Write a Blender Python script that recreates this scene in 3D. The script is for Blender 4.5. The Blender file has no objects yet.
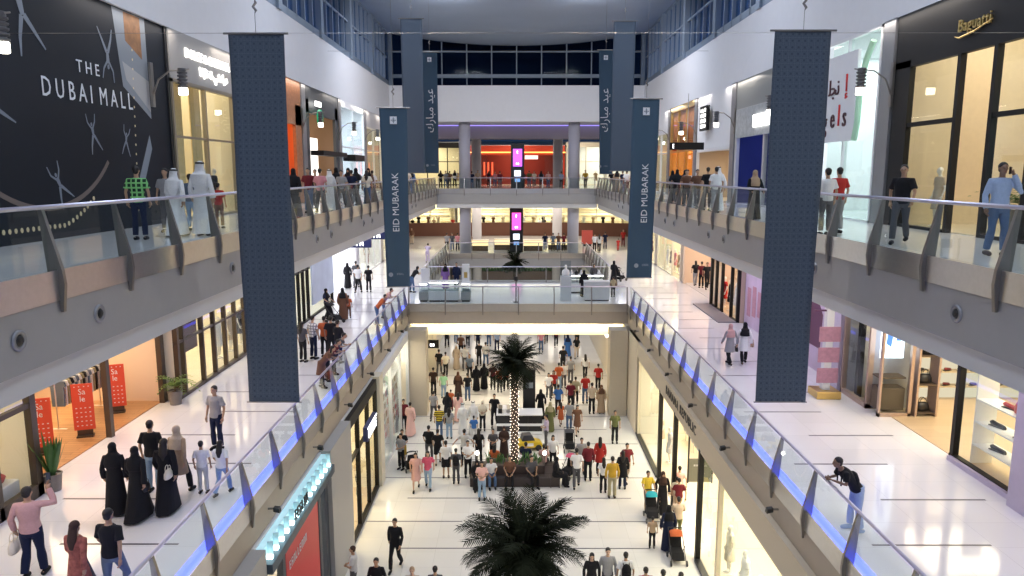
import bpy, bmesh, math, random
from mathutils import Vector, Matrix
random.seed(7)
PI = math.pi
sc = bpy.context.scene
COL = sc.collection

# ------------------------------------------------------------------ levels (metres)
L0, L1, L2 = 0.0, 5.83, 11.66
H = 13.26                                   # height of the lens above the ground floor
SXL = 11.2
CX = -0.22                                  # the atrium's centre line is x = 0
F, TH = 730.0, math.radians(9.03)

# ------------------------------------------------------------------ camera
cam_data = bpy.data.cameras.new('camera'); cam = bpy.data.objects.new('camera', cam_data); COL.objects.link(cam)
cam_data.sensor_width = 36.0; cam_data.lens = F / 1024 * 36.0; cam_data.clip_end = 400; cam_data.clip_start = 0.05
cam.location = (CX, 0, H); cam.rotation_euler = (PI / 2 - TH, 0, math.radians(0.16))
sc.camera = cam

# ------------------------------------------------------------------ world, exposure
w = bpy.data.worlds.new('night'); sc.world = w; w.use_nodes = True
w.node_tree.nodes['Background'].inputs[0].default_value = (0.02, 0.05, 0.13, 1)
w.node_tree.nodes['Background'].inputs[1].default_value = 0.6
sc.view_settings.view_transform = 'Standard'; sc.view_settings.look = 'None'
sc.view_settings.gamma = 1.0; sc.view_settings.use_curve_mapping = False
sc.view_settings.exposure = 0.32
sc.cycles.max_bounces = 7; sc.cycles.diffuse_bounces = 3; sc.cycles.glossy_bounces = 3
sc.cycles.transparent_max_bounces = 16; sc.cycles.transmission_bounces = 4
sc.cycles.caustics_reflective = False; sc.cycles.caustics_refractive = False
sc.cycles.sample_clamp_indirect = 6.0; sc.cycles.sample_clamp_direct = 0.0
sc.cycles.use_denoising = True

def lamp(kind, name, loc, energy, color=(1, 1, 1), rot=(0, 0, 0), size=1.0, size_y=None, spot=None, blend=0.6, spread=None):
    d = bpy.data.lights.new(name, kind); o = bpy.data.objects.new(name, d); COL.objects.link(o)
    o.location = loc; o.rotation_euler = rot; d.energy = energy; d.color = color
    if kind == 'AREA':
        d.size = size
        if size_y: d.shape = 'RECTANGLE'; d.size_y = size_y
        if spread: d.spread = spread
    if kind == 'SPOT': d.spot_size = spot; d.spot_blend = blend; d.shadow_soft_size = size
    if kind == 'POINT': d.shadow_soft_size = size
    return o

# added fill lamps under the atrium ceiling for the white walls (above the frame), cool and broad
for y in (-8, 5, 19, 33, 47):
    for x in (-5.5, 5.5):
        lamp('AREA', 'ceiling_fill_lamp', (x, y, H + 11.0), 340, (0.72, 0.82, 1.0), size=3.0, size_y=2.0)
# corridor downlights in the soffit over the middle level, one run each side
for k in range(9):
    y = 2 + 8 * k
    for s in (-1, 1):
        lamp('AREA', 'soffit_lamp', (s * 8.9, y, L2 - 1.28), 92, (0.90, 0.83, 1.0), size=2.2, size_y=5.0)
# ground floor: luminaires under the middle bridge and the far deck
for y in (44.6,):
    for x in (-3, 3): lamp('AREA', 'bridge_lamp', (x, y, L1 - 1.3), 130, (1.0, 0.87, 0.66), size=3.0, size_y=3.0)
for k in range(8):                            # upper gallery downlights
    for q in (-1, 1): lamp('AREA', 'gallery_lamp', (q * (SXL - .25), 6 + 8 * k, H + 4.5), 26, (1.0, 0.9, 0.8), size=0.3, size_y=5.0)
for x in (-5, 0, 5):
    lamp('AREA', 'deck_lamp', (x, 72, L1 - 1.3), 170, (1.0, 0.9, 0.75), size=4, size_y=6)
    lamp('AREA', 'deck_lamp', (x, 89, L2 - 1.7), 150, (1.0, 0.88, 0.72), size=4, size_y=6)
    lamp('AREA', 'hall_lamp', (x * 1.5, 87, H + 4.3), 230, (1.0, 0.86, 0.7), size=4, size_y=8)

for x in (-5, 5): lamp('AREA', 'far_wall_fill', (x, 48.3, H + 10.9), 520, (0.92, 0.92, 1.0), rot=(math.radians(42), 0, 0), size=4, size_y=1.0)  # added fill lamps, tilted to brighten the far upper wall
# narrow high spotlights on the atrium floor
for y in (8, 16, 24, 32, 54):
    for x in (-2.5, 2.5):
        lamp('SPOT', 'floor_spot', (x, y, H + 10.9), 1700, (1.0, 0.86, 0.68), size=0.15, spot=math.radians(32), blend=0.8)

# ------------------------------------------------------------------ materials
MATS = {}
def mat(key, color=(0.8, 0.8, 0.8), rough=0.5, metal=0.0, emit=None, es=0.0, spec=0.5, noise=0.0, nscale=8.0, bump=0.0, coat=0.0, sheen=0.0):
    if key in MATS: return MATS[key]
    m = bpy.data.materials.new(key); m.use_nodes = True; MATS[key] = m
    nt = m.node_tree; b = nt.nodes['Principled BSDF']
    b.inputs['Base Color'].default_value = (*color, 1); b.inputs['Roughness'].default_value = rough
    b.inputs['Metallic'].default_value = metal; b.inputs['Specular IOR Level'].default_value = spec
    b.inputs['Coat Weight'].default_value = coat; b.inputs['Sheen Weight'].default_value = sheen
    if emit: b.inputs['Emission Color'].default_value = (*emit, 1); b.inputs['Emission Strength'].default_value = es
    if noise or bump:
        tc = nt.nodes.new('ShaderNodeTexCoord'); n = nt.nodes.new('ShaderNodeTexNoise')
        n.inputs['Scale'].default_value = nscale; n.inputs['Detail'].default_value = 4
        nt.links.new(tc.outputs['Object'], n.inputs['Vector'])
        if noise:
            mx = nt.nodes.new('ShaderNodeMix'); mx.data_type = 'RGBA'
            mx.inputs[6].default_value = (*[c * (1 - noise) for c in color], 1)
            mx.inputs[7].default_value = (*[min(1, c * (1 + noise)) for c in color], 1)
            nt.links.new(n.outputs['Fac'], mx.inputs[0]); nt.links.new(mx.outputs[2], b.inputs['Base Color'])
        if bump:
            bp = nt.nodes.new('ShaderNodeBump'); bp.inputs['Strength'].default_value = bump; bp.inputs['Distance'].default_value = 0.01
            nt.links.new(n.outputs['Fac'], bp.inputs['Height']); nt.links.new(bp.outputs[0], b.inputs['Normal'])
    return m

def glow(key, color, strength):
    if key in MATS: return MATS[key]
    m = bpy.data.materials.new(key); m.use_nodes = True; MATS[key] = m
    nt = m.node_tree; nt.nodes.remove(nt.nodes['Principled BSDF'])
    e = nt.nodes.new('ShaderNodeEmission'); e.inputs[0].default_value = (*color, 1); e.inputs[1].default_value = strength
    nt.links.new(e.outputs[0], nt.nodes['Material Output'].inputs[0]); return m

def glass_mat(key, tint=(0.93, 0.97, 0.95), refl=0.5, rough=0.0):
    if key in MATS: return MATS[key]
    m = bpy.data.materials.new(key); m.use_nodes = True; MATS[key] = m
    nt = m.node_tree; nt.nodes.remove(nt.nodes['Principled BSDF'])
    t = nt.nodes.new('ShaderNodeBsdfTransparent'); t.inputs[0].default_value = (*tint, 1)
    g = nt.nodes.new('ShaderNodeBsdfGlossy'); g.inputs['Roughness'].default_value = rough; g.inputs[0].default_value = (0.9, 0.95, 0.95, 1)
    fr = nt.nodes.new('ShaderNodeFresnel'); fr.inputs[0].default_value = 1.5
    mu = nt.nodes.new('ShaderNodeMath'); mu.operation = 'MULTIPLY'; mu.inputs[1].default_value = refl * 2
    mu.use_clamp = True
    mx = nt.nodes.new('ShaderNodeMixShader')
    ge = nt.nodes.new('ShaderNodeNewGeometry'); inv = nt.nodes.new('ShaderNodeMath'); inv.operation = 'SUBTRACT'; inv.inputs[0].default_value = 1.0
    m2 = nt.nodes.new('ShaderNodeMath'); m2.operation = 'MULTIPLY'
    nt.links.new(ge.outputs['Backfacing'], inv.inputs[1]); nt.links.new(mu.outputs[0], m2.inputs[0]); nt.links.new(inv.outputs[0], m2.inputs[1])
    nt.links.new(fr.outputs[0], mu.inputs[0]); nt.links.new(m2.outputs[0], mx.inputs[0])
    nt.links.new(t.outputs[0], mx.inputs[1]); nt.links.new(g.outputs[0], mx.inputs[2])
    nt.links.new(mx.outputs[0], nt.nodes['Material Output'].inputs[0]); return m

def tile_mat(key, c1, c2, mortar, sx, sy, rough=0.1, msize=0.006, coat=0.0, offset=0.0, scale_noise=0.3):
    if key in MATS: return MATS[key]
    m = bpy.data.materials.new(key); m.use_nodes = True; MATS[key] = m
    nt = m.node_tree; b = nt.nodes['Principled BSDF']
    tc = nt.nodes.new('ShaderNodeTexCoord'); br = nt.nodes.new('ShaderNodeTexBrick')
    br.offset = offset; br.inputs['Color1'].default_value = (*c1, 1); br.inputs['Color2'].default_value = (*c2, 1)
    br.inputs['Mortar'].default_value = (*mortar, 1); br.inputs['Scale'].default_value = 1.0
    br.inputs['Mortar Size'].default_value = msize; br.inputs['Brick Width'].default_value = sx; br.inputs['Row Height'].default_value = sy
    nt.links.new(tc.outputs['Object'], br.inputs['Vector']); nt.links.new(br.outputs['Color'], b.inputs['Base Color'])
    n = nt.nodes.new('ShaderNodeTexNoise'); n.inputs['Scale'].default_value = scale_noise
    mr = nt.nodes.new('ShaderNodeMapRange'); mr.inputs[3].default_value = rough * 0.7; mr.inputs[4].default_value = rough * 1.4
    nt.links.new(tc.outputs['Object'], n.inputs['Vector']); nt.links.new(n.outputs['Fac'], mr.inputs[0]); nt.links.new(mr.outputs[0], b.inputs['Roughness'])
    b.inputs['Coat Weight'].default_value = coat; b.inputs['Coat Roughness'].default_value = 0.05
    return m

def fab(c, r=0.85):
    c = tuple(round(x, 3) for x in c)
    return mat('fabric_%g_%g_%g' % c, c, r, sheen=0.05, noise=0.12, nscale=30, spec=0.2)

def checked(key, c1, c2, scale):
    if key in MATS: return MATS[key]
    m = mat(key, c1, 0.85, spec=0.2); nt = m.node_tree; b = nt.nodes['Principled BSDF']
    tc = nt.nodes.new('ShaderNodeTexCoord'); sp = nt.nodes.new('ShaderNodeSeparateXYZ'); nt.links.new(tc.outputs['Object'], sp.inputs[0])
    outs = []
    for ax in (0, 2):
        a = nt.nodes.new('ShaderNodeMath'); a.operation = 'MULTIPLY'; a.inputs[1].default_value = scale; nt.links.new(sp.outputs[ax], a.inputs[0])
        f = nt.nodes.new('ShaderNodeMath'); f.operation = 'FRACT'; nt.links.new(a.outputs[0], f.inputs[0])
        g = nt.nodes.new('ShaderNodeMath'); g.operation = 'LESS_THAN'; g.inputs[1].default_value = 0.35; nt.links.new(f.outputs[0], g.inputs[0]); outs.append(g)
    s = nt.nodes.new('ShaderNodeMath'); s.operation = 'MAXIMUM'; nt.links.new(outs[0].outputs[0], s.inputs[0]); nt.links.new(outs[1].outputs[0], s.inputs[1])
    mx = nt.nodes.new('ShaderNodeMix'); mx.data_type = 'RGBA'; mx.inputs[6].default_value = (*c1, 1); mx.inputs[7].default_value = (*c2, 1)
    nt.links.new(s.outputs[0], mx.inputs[0]); nt.links.new(mx.outputs[2], b.inputs['Base Color']); return m

def striped(key, c1, c2, scale, axis=2):
    if key in MATS: return MATS[key]
    m = mat(key, c1, 0.85, spec=0.2); nt = m.node_tree; b = nt.nodes['Principled BSDF']
    tc = nt.nodes.new('ShaderNodeTexCoord'); sp = nt.nodes.new('ShaderNodeSeparateXYZ'); nt.links.new(tc.outputs['Object'], sp.inputs[0])
    a = nt.nodes.new('ShaderNodeMath'); a.operation = 'MULTIPLY'; a.inputs[1].default_value = scale; nt.links.new(sp.outputs[axis], a.inputs[0])
    f = nt.nodes.new('ShaderNodeMath'); f.operation = 'FRACT'; nt.links.new(a.outputs[0], f.inputs[0])
    g = nt.nodes.new('ShaderNodeMath'); g.operation = 'LESS_THAN'; g.inputs[1].default_value = 0.5; nt.links.new(f.outputs[0], g.inputs[0])
    mx = nt.nodes.new('ShaderNodeMix'); mx.data_type = 'RGBA'; mx.inputs[6].default_value = (*c1, 1); mx.inputs[7].default_value = (*c2, 1)
    nt.links.new(g.outputs[0], mx.inputs[0]); nt.links.new(mx.outputs[2], b.inputs['Base Color']); return m

# ------------------------------------------------------------------ mesh gathering
class M:
    def __init__(s): s.v = []; s.f = []; s.mi = []; s.cur = 0
    def mat(s, i): s.cur = i; return s
    def add(s, vs, fs):
        n = len(s.v); s.v += [tuple(v) for v in vs]; s.f += [tuple(n + i for i in f) for f in fs]; s.mi += [s.cur] * len(fs); return s
    def box(s, x0, x1, y0, y1, z0, z1):
        if x0 > x1: x0, x1 = x1, x0
        if y0 > y1: y0, y1 = y1, y0
        if z0 > z1: z0, z1 = z1, z0
        vs = [(x, y, z) for z in (z0, z1) for y in (y0, y1) for x in (x0, x1)]
        return s.add(vs, [(0, 2, 3, 1), (4, 5, 7, 6), (0, 1, 5, 4), (2, 6, 7, 3), (0, 4, 6, 2), (1, 3, 7, 5)])
    def prism(s, pts, axis, a, b):
        """pts: 2-D outline; extruded along axis ('x','y','z') from a to b"""
        n = len(pts)
        def P(p, t):
            return (t, p[0], p[1]) if axis == 'x' else ((p[0], t, p[1]) if axis == 'y' else (p[0], p[1], t))
        vs = [P(p, a) for p in pts] + [P(p, b) for p in pts]
        return s.add(vs, [tuple(range(n))[::-1], tuple(range(n, 2 * n))] + [(i, (i + 1) % n, n + (i + 1) % n, n + i) for i in range(n)])
    def loft(s, rings, cap=True):
        n = len(rings[0]); vs = [p for r in rings for p in r]; fs = []
        for k in range(len(rings) - 1):
            for i in range(n):
                fs.append((k * n + i, k * n + (i + 1) % n, (k + 1) * n + (i + 1) % n, (k + 1) * n + i))
        if cap: fs.append(tuple(range(n))[::-1]); fs.append(tuple((len(rings) - 1) * n + i for i in range(n)))
        return s.add(vs, fs)
    def tube(s, pts, rad, n=8, cap=True, flat=1.0):
        pts = [Vector(p) for p in pts]
        if not hasattr(rad, '__len__'): rad = [rad] * len(pts)
        rings = []; up = None
        for i, p in enumerate(pts):
            d = (pts[min(i + 1, len(pts) - 1)] - pts[max(i - 1, 0)]).normalized()
            if up is None: up = Vector((1, 0, 0)) if abs(d.x) < 0.8 else Vector((0, 1, 0))
            a = (up - d * up.dot(d)).normalized(); b = d.cross(a); up = a
            rings.append([p + (a * math.cos(2 * PI * k / n) + b * math.sin(2 * PI * k / n) * flat) * rad[i] for k in range(n)])
        return s.loft(rings, cap)
    def rings(s, data, n=14, cap=True):
        """data: (cx, cy, z, rx, ry)"""
        return s.loft([[(cx + rx * math.cos(2 * PI * k / n), cy + ry * math.sin(2 * PI * k / n), z) for k in range(n)] for cx, cy, z, rx, ry in data], cap)
    def ell(s, c, r, n=12, m=8):
        R = []
        for j in range(m + 1):
            a = -PI / 2 + PI * j / m; a = max(-PI / 2 + 0.05, min(PI / 2 - 0.05, a))
            R.append((c[0], c[1], c[2] + r[2] * math.sin(a), r[0] * math.cos(a), r[1] * math.cos(a)))
        return s.rings(R, n)
    def lathe(s, prof, c=(0, 0), n=16): return s.rings([(c[0], c[1], z, r, r) for r, z in prof], n)
    def mesh(s, name):
        me = bpy.data.meshes.new(name); me.from_pydata(s.v, [], s.f)
        if any(s.mi): me.polygons.foreach_set('material_index', s.mi)
        me.update(); return me
    def obj(s, name, m=None, parent=None, smooth=False, bevel=0.0, loc=None, label=None):
        me = s.mesh(name)
        for mm in (m if isinstance(m, (list, tuple)) else [m]):
            if mm: me.materials.append(mm)
        bm = bmesh.new(); bm.from_mesh(me); bmesh.ops.recalc_face_normals(bm, faces=bm.faces); bm.to_mesh(me); bm.free()
        if smooth: me.shade_smooth()
        o = bpy.data.objects.new(name, me); COL.objects.link(o)
        if parent: o.parent = parent
        if loc: o.location = loc
        if label: o['label'] = label
        if bevel:
            b = o.modifiers.new('edge', 'BEVEL'); b.width = bevel; b.segments = 2; b.limit_method = 'ANGLE'
        return o

def thing(name, label, cat, loc=(0, 0, 0), rz=0.0, group=None, s=1.0):
    o = bpy.data.objects.new(name, None); COL.objects.link(o); o.empty_display_size = 0.2
    o.location = loc; o.rotation_euler = (0, 0, rz); o.scale = (s, s, s)
    o['label'] = label; o['category'] = cat
    if group: o['group'] = group
    return o
def tag(o, label, cat, group=None):
    o['label'] = label; o['category'] = cat
    if group: o['group'] = group
    return o
def struct(o, label=None):
    o['kind'] = 'structure'
    if label: o['label'] = label
    return o
def BX(name, x0, x1, y0, y1, z0, z1, m): return struct(M().box(x0, x1, y0, y1, z0, z1).obj(name, m))
def copy_tree(o, parent=None):
    c = o.copy(); COL.objects.link(c); c.parent = parent
    for ch in list(o.children): copy_tree(ch, c)
    return c

def text(body, size, m, parent, loc, rot=(PI / 2, 0, 0), depth=0.01, name='lettering', align='CENTER', sx=1.0, sp=1.0):
    c = bpy.data.curves.new(name, 'FONT'); c.body = body; c.size = size; c.align_x = align; c.align_y = 'CENTER'
    c.extrude = depth; c.space_character = sp; c.resolution_u = 2
    t = bpy.data.objects.new(name, c); COL.objects.link(t); bpy.context.view_layer.update()
    me = bpy.data.meshes.new_from_object(t.evaluated_get(bpy.context.evaluated_depsgraph_get()))
    bpy.data.objects.remove(t); me.name = name
    o = bpy.data.objects.new(name, me); COL.objects.link(o); me.materials.clear(); me.materials.append(m)
    o.parent = parent; o.location = loc; o.rotation_euler = rot; o.scale = (sx, 1, 1); return o

# a point of the photograph met with a level plane, or at a given depth
def at(u, v, z=None, Y=None):
    xc = (u - 512) / F; yc = (288 - v) / F
    dy = math.cos(TH) + math.sin(TH) * yc; dz = -math.sin(TH) + math.cos(TH) * yc
    a = math.radians(0.16); dx = xc * math.cos(a) - dy * math.sin(a); dy2 = xc * math.sin(a) + dy * math.cos(a)
    t = (z - H) / dz if z is not None else Y / dy2
    return Vector((CX + dx * t, dy2 * t, H + dz * t))

def marks(n, wd, ht, m, parent, loc, rz=0.0, seed=1, t_=0.01, name='symbols', wt=.16):
    """a row of n small joined strokes, for signs too small to read in the photograph; centred on loc, facing local -y"""
    r = random.Random(seed); q = M(); cw = wd / n; s = wt * cw
    for k in range(n):
        x0 = -wd / 2 + cw * (k + .14); x1 = x0 + cw * .66; v = r.randrange(4)
        q.box(x0, x0 + s, -t_, 0, -ht / 2, ht / 2)
        if v in (0, 2): q.box(x1 - s, x1, -t_, 0, -ht / 2, ht * (.5 if v == 0 else 0))
        if v != 3: q.box(x0 + s * .8, x1 - s * .2, -t_, 0, ht / 2 - s, ht / 2)
        if v in (1, 2): q.box(x0 + s * .8, x1 - s * .2, -t_, 0, -s / 2, s / 2)
        if v in (1, 3): q.box(x0 + s * .8, x1 - s * .2, -t_, 0, -ht / 2, -ht / 2 + s)
    o = q.obj(name, m, parent); o.location = loc; o.rotation_euler = (0, 0, rz); return o
# ------------------------------------------------------------------ shared materials
white_wall = mat('white_plaster', (0.80, 0.80, 0.82), 0.7, noise=0.03, nscale=3)
fascia_m = mat('fascia_grey', (0.40, 0.39, 0.39), 0.65, noise=0.05, nscale=4)
fascia_w = mat('fascia_beige', (0.46, 0.40, 0.33), 0.6, noise=0.05, nscale=4)
soffit_m = mat('soffit_white', (0.72, 0.72, 0.73), 0.7)
ceil_m = mat('ceiling_paint', (0.29, 0.345, 0.43), 0.6, noise=0.05, nscale=0.6)
frame_blue = mat('clerestory_metal', (0.24, 0.30, 0.38), 0.45, 0.2)
steel = mat('brushed_steel', (0.62, 0.60, 0.58), 0.32, 1.0, noise=0.08, nscale=12)
steel_dark = mat('post_steel', (0.30, 0.28, 0.26), 0.35, 0.9)
black_m = mat('black_frame', (0.013, 0.012, 0.012), 0.5, spec=.25)
bronze = mat('bronze_frame', (0.09, 0.07, 0.055), 0.35, 0.4)
stone = mat('pale_stone', (0.55, 0.53, 0.52), 0.5, noise=0.08, nscale=5)
cream = mat('cream_wall', (0.82, 0.76, 0.62), 0.6)
wht = mat('white_satin', (0.85, 0.85, 0.85), 0.35)
blk = mat('black_satin', (0.015, 0.015, 0.017), 0.35)
glassr = glass_mat('rail_glass', (0.93, 0.965, 0.955), 0.42, 0.02)
glassw = glass_mat('shop_glass', (0.95, 0.98, 0.97), 0.45)
floor_w = tile_mat('white_tile', (0.84, 0.83, 0.84), (0.80, 0.79, 0.80), (0.62, 0.61, 0.62), 1.05, 1.05, 0.09, 0.004)
floor_g = tile_mat('ground_tile', (0.80, 0.78, 0.74), (0.76, 0.74, 0.70), (0.6, 0.58, 0.54), 1.0, 1.0, 0.12, 0.004)
floor_wood = tile_mat('wood_floor', (0.55, 0.30, 0.13), (0.45, 0.23, 0.09), (0.25, 0.12, 0.05), 1.2, 0.16, 0.3, 0.006, offset=0.5)
floor_tan = tile_mat('tan_floor', (0.62, 0.47, 0.30), (0.58, 0.43, 0.27), (0.5, 0.36, 0.22), 2.4, 0.3, 0.35, 0.004, offset=0.5)
floor_cream = tile_mat('cream_floor', (0.78, 0.68, 0.52), (0.74, 0.64, 0.48), (0.6, 0.5, 0.38), 0.9, 0.9, 0.2, 0.004)

Y0, YB0, YB1, Y1 = -10.0, 40.3, 49.3, 66.0       # near wall, bridge front and back, far edge
R1, R2, SX, XO, G0 = 6.17, 7.12, 11.2, 17.5, 5.95  # void half-widths, shop line, outer wall, ground shop line

# floors
BX('floor', -XO, XO, Y0, 112, -0.3, 0, floor_g)
def deck(z, th, r, y0=Y0):
    m = floor_w
    for s in (-1, 1):
        a, b = sorted((s * (r + 0.02), s * XO))
        BX('floor', a, b, Y0, 104, z - 0.25, z, m)
        a, b = sorted((s * (r + 0.12), s * XO))
        BX('ceiling', a, b, Y0, 104, z - th, z - 0.25, soffit_m)
deck(L1, 1.03, R1); deck(L2, 1.25, R2)
BX('floor', -R1 - 0.02, R1 + 0.02, YB0 + 0.02, YB1 - 0.02, L1 - 0.25, L1, floor_w)
BX('ceiling', -R1, R1, YB0 + 0.76, YB1 - 0.12, L1 - 1.2, L1 - 0.25, cream)
BX('floor', -R1 - 0.02, R1 + 0.02, Y1 + 0.02, 104, L1 - 0.25, L1, floor_w)
BX('ceiling', -R1, R1, Y1 + 0.12, 104, L1 - 1.2, L1 - 0.25, cream)
BX('floor', -R2 - 0.02, R2 + 0.02, Y1 + 0.02, 104, L2 - 0.25, L2, floor_w)
BX('ceiling', -R2, R2, Y1 + 0.12, 104, L2 - 1.6, L2 - 0.25, soffit_m)

# fascias: grey band, then a set-back white lip
def fascia(name, x0, x1, y0, y1, z0, z1, m=fascia_m): BX(name, x0, x1, y0, y1, z0, z1, m)
for s, n in ((-1, 'left'), (1, 'right')):
    fascia('trim_' + n, s * R2, s * (R2 + 0.14), Y0, Y1, L2 - 1.2, L2 + 0.0)
    fascia('trim_' + n, s * (R2 + 0.16), s * (R2 + 1.0), Y0, Y1, L2 - 1.62, L2 - 1.2, soffit_m)
    fascia('trim_' + n, s * R1, s * (R1 + 0.14), Y0, YB0 + 0.1, L1 - 1.0, L1 + 0.0, fascia_w)
    fascia('trim_' + n, s * R1, s * (R1 + 0.14), YB1 - 0.1, Y1, L1 - 1.0, L1 + 0.0)
fascia('trim_far', -R2 - 0.1, R2 + 0.1, Y1, Y1 + 0.14, L2 - 1.2, L2)
fascia('trim_far', -R2 - 0.1, R2 + 0.1, Y1 + 0.16, Y1 + 1.0, L2 - 1.62, L2 - 1.2, soffit_m)
fascia('trim_bridge', -R1, R1, YB0, YB0 + 0.14, L1 - 1.03, L1, fascia_w)
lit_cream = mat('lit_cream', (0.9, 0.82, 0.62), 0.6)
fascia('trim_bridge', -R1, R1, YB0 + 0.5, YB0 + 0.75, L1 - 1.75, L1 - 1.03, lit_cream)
fascia('trim_bridge', -R1, R1, YB1 - 0.14, YB1, L1 - 1.03, L1)
fascia('trim_far', -R1, R1, Y1, Y1 + 0.14, L1 - 1.03, L1)
lamp('AREA', 'cove_lamp', (0, YB0 + 0.24, L1 - 0.95), 230, (1.0, 0.86, 0.58), rot=(math.radians(38), 0, 0), size=12.0, size_y=0.12)

# upper white walls over the shops
for s, n in ((-1, 'left'), (1, 'right')):
    BX('wall_' + n, s * SX, s * (SX + 0.3), Y0, Y1, H + 4.54, H + 7.5, white_wall)
    BX('wall_' + n, s * XO, s * (XO + 0.3), Y0, 112, -0.3, H + 4.54, soffit_m)
    BX('ceiling', s * (SX + 0.3), s * XO, Y0, 104, H + 4.54, H + 4.7, soffit_m)
BX('wall_far', -SX - 0.3, SX + 0.3, Y1, Y1 + 0.3, H + 4.4, H + 7.5, white_wall)
BX('ceiling', -SX - 0.3, SX + 0.3, Y1 + 0.3, 104, H + 4.4, H + 4.6, soffit_m)
BX('wall_far', -XO, XO, 112, 112.3, -0.3, H + 4.6, cream)
BX('wall_near', -XO, XO, Y0 - 0.3, Y0, -0.3, H + 13, white_wall)

# curved ceiling
c = M(); prof = []
for k in range(25):
    x = -11.6 + 23.2 * k / 24; prof.append((x, H + 10.9 + 1.05 * (abs(x) / 11.2) ** 2))
top = [(x, z + 0.2) for x, z in prof][::-1]
c.prism(prof + top, 'y', Y0, Y1 + 0.6); struct(c.obj('ceiling', ceil_m, smooth=False))

# clerestory: one window per 8 m bay on each side, and the far one
def win_side(s, y0, y1, idx):
    root = bpy.data.objects.new('window_%d' % idx, None); COL.objects.link(root); root['kind'] = 'structure'
    f = M(); za, zb = H + 7.5, H + 12.0
    a, b = sorted((s * (SX + 0.02), s * (SX + 0.32)))
    f.box(a, b, y0, y1, za, za + 0.38); f.box(a, b, y0, y1, zb - 0.15, zb)
    f.box(s * (SX - 0.12), s * (SX + 0.3), y0 - 0.28, y0 + 0.28, za, zb + 0.1)
    f.box(s * (SX + 0.05), s * (SX + 0.15), y0, y1, za + 2.3, za + 2.42)
    for k in range(1, 5):
        y = y0 + k * (y1 - y0) / 5
        f.box(s * (SX + 0.02), s * (SX + 0.3), y - 0.06, y + 0.06, za, zb)
    f.obj('window_frame', frame_blue, root)
    g = M(); g.box(s * (SX + 0.2), s * (SX + 0.22), y0, y1, za + 0.3, zb); g.obj('window_glass', night_glass, root)
    fn = M()
    for k in range(10):                                            # sun fins standing outside the glass
        y = y0 + (k + 0.5) * (y1 - y0) / 10
        fn.box(s * (SX + 0.5), s * (SX + 0.95), y - 0.05, y + 0.05, za, zb)
    fn.obj('sun_fin', fin_m, root)
night_glass = glass_mat('night_glass', (0.45, 0.62, 0.80), 0.6)
fin_m = mat('fin_paint', (0.26, 0.36, 0.50), 0.5)
for k in range(10):
    ya = Y0 + 8 * k - 0.0 - 0.0
    ya = -10 + 7.6 * k
    win_side(-1, ya, ya + 7.6, 2 * k + 1); win_side(1, ya, ya + 7.6, 2 * k + 2)
# service strip behind the clerestory, closed by an outer wall with added blue uplights that tint ceiling and frames
for s, n in ((-1, 'left'), (1, 'right')):
    BX('wall_' + n, s * (SX + 2.5), s * (SX + 2.7), Y0, Y1 + 4, H + 7.0, H + 12.6, mat('outer_blue', (0.10, 0.14, 0.20), 0.8))
    BX('floor', s * (SX + 0.3), s * (SX + 2.5), Y0, Y1 + 4, H + 7.2, H + 7.35, soffit_m)
    for y in (2, 22, 42, 60):
        lamp('AREA', 'clerestory_fill', (s * (SX + 1.7), y, H + 7.6), 190, (0.35, 0.6, 1.0), rot=(PI, 0, 0), size=0.5, size_y=14)
root = bpy.data.objects.new('window_30', None); COL.objects.link(root); root['kind'] = 'structure'
f = M()
for x in [-10.9 + 2.18 * k for k in range(11)]: f.box(x - 0.05, x + 0.05, Y1 + 0.02, Y1 + 0.2, H + 7.5, H + 12)
for z0, z1 in ((8.15, 8.45), (10.3, 10.38)): f.box(-SX, SX, Y1 + 0.0, Y1 + 0.22, H + z0, H + z1)
for s in (-1, 1): f.box(s * (SX - 0.35), s * SX, Y1 - 0.1, Y1 + 0.3, H + 7.5, H + 12)
f.obj('window_frame', mat('far_frame', (0.15, 0.19, 0.24), 0.5), root)
g = M(); g.box(-SX, SX, Y1 + 0.3, Y1 + 0.32, H + 7.5, H + 12.2); g.obj('window_glass', glass_mat('far_glass', (0.45, 0.52, 0.62), 0.02), root)
BX('wall_far', -SX - 2, SX + 2, Y1 + 4, Y1 + 4.2, H + 7.0, H + 12.6, mat('outer_dark', (0.10, 0.13, 0.19), 0.8))
BX('ceiling', -SX - 2.6, SX + 2.6, Y0, Y1 + 4.2, H + 12.5, H + 12.7, mat('outer_dark'))

# dark inlay strips in the tiled floors
inl = mat('dark_inlay', (0.12, 0.11, 0.13), 0.3)
def strips(z, sets):
    for (xa, xb, y) in sets:
        m = M(); m.box(xa, xb, y - 0.03, y + 0.03, z, z + 0.004); struct(m.obj('floor_strip', inl))
L = []
for k in range(24):
    y = 9.6 + 2.07 * k
    a, b = ((7.0, 9.4) if k % 2 == 0 else (8.2, 10.6))
    L += [(a, b, y), (-b, -a, y)]
strips(L1, L)
L = []
for k in range(14):
    y = 20.2 + 2.03 * k
    a, b = ((0.8, 5.9) if k % 2 else (1.6, 4.6))
    L += [(a, b, y), (-5.9, -2.2, y) if k % 2 else (-4.6, -1.4, y)]
strips(L0, L)

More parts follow.
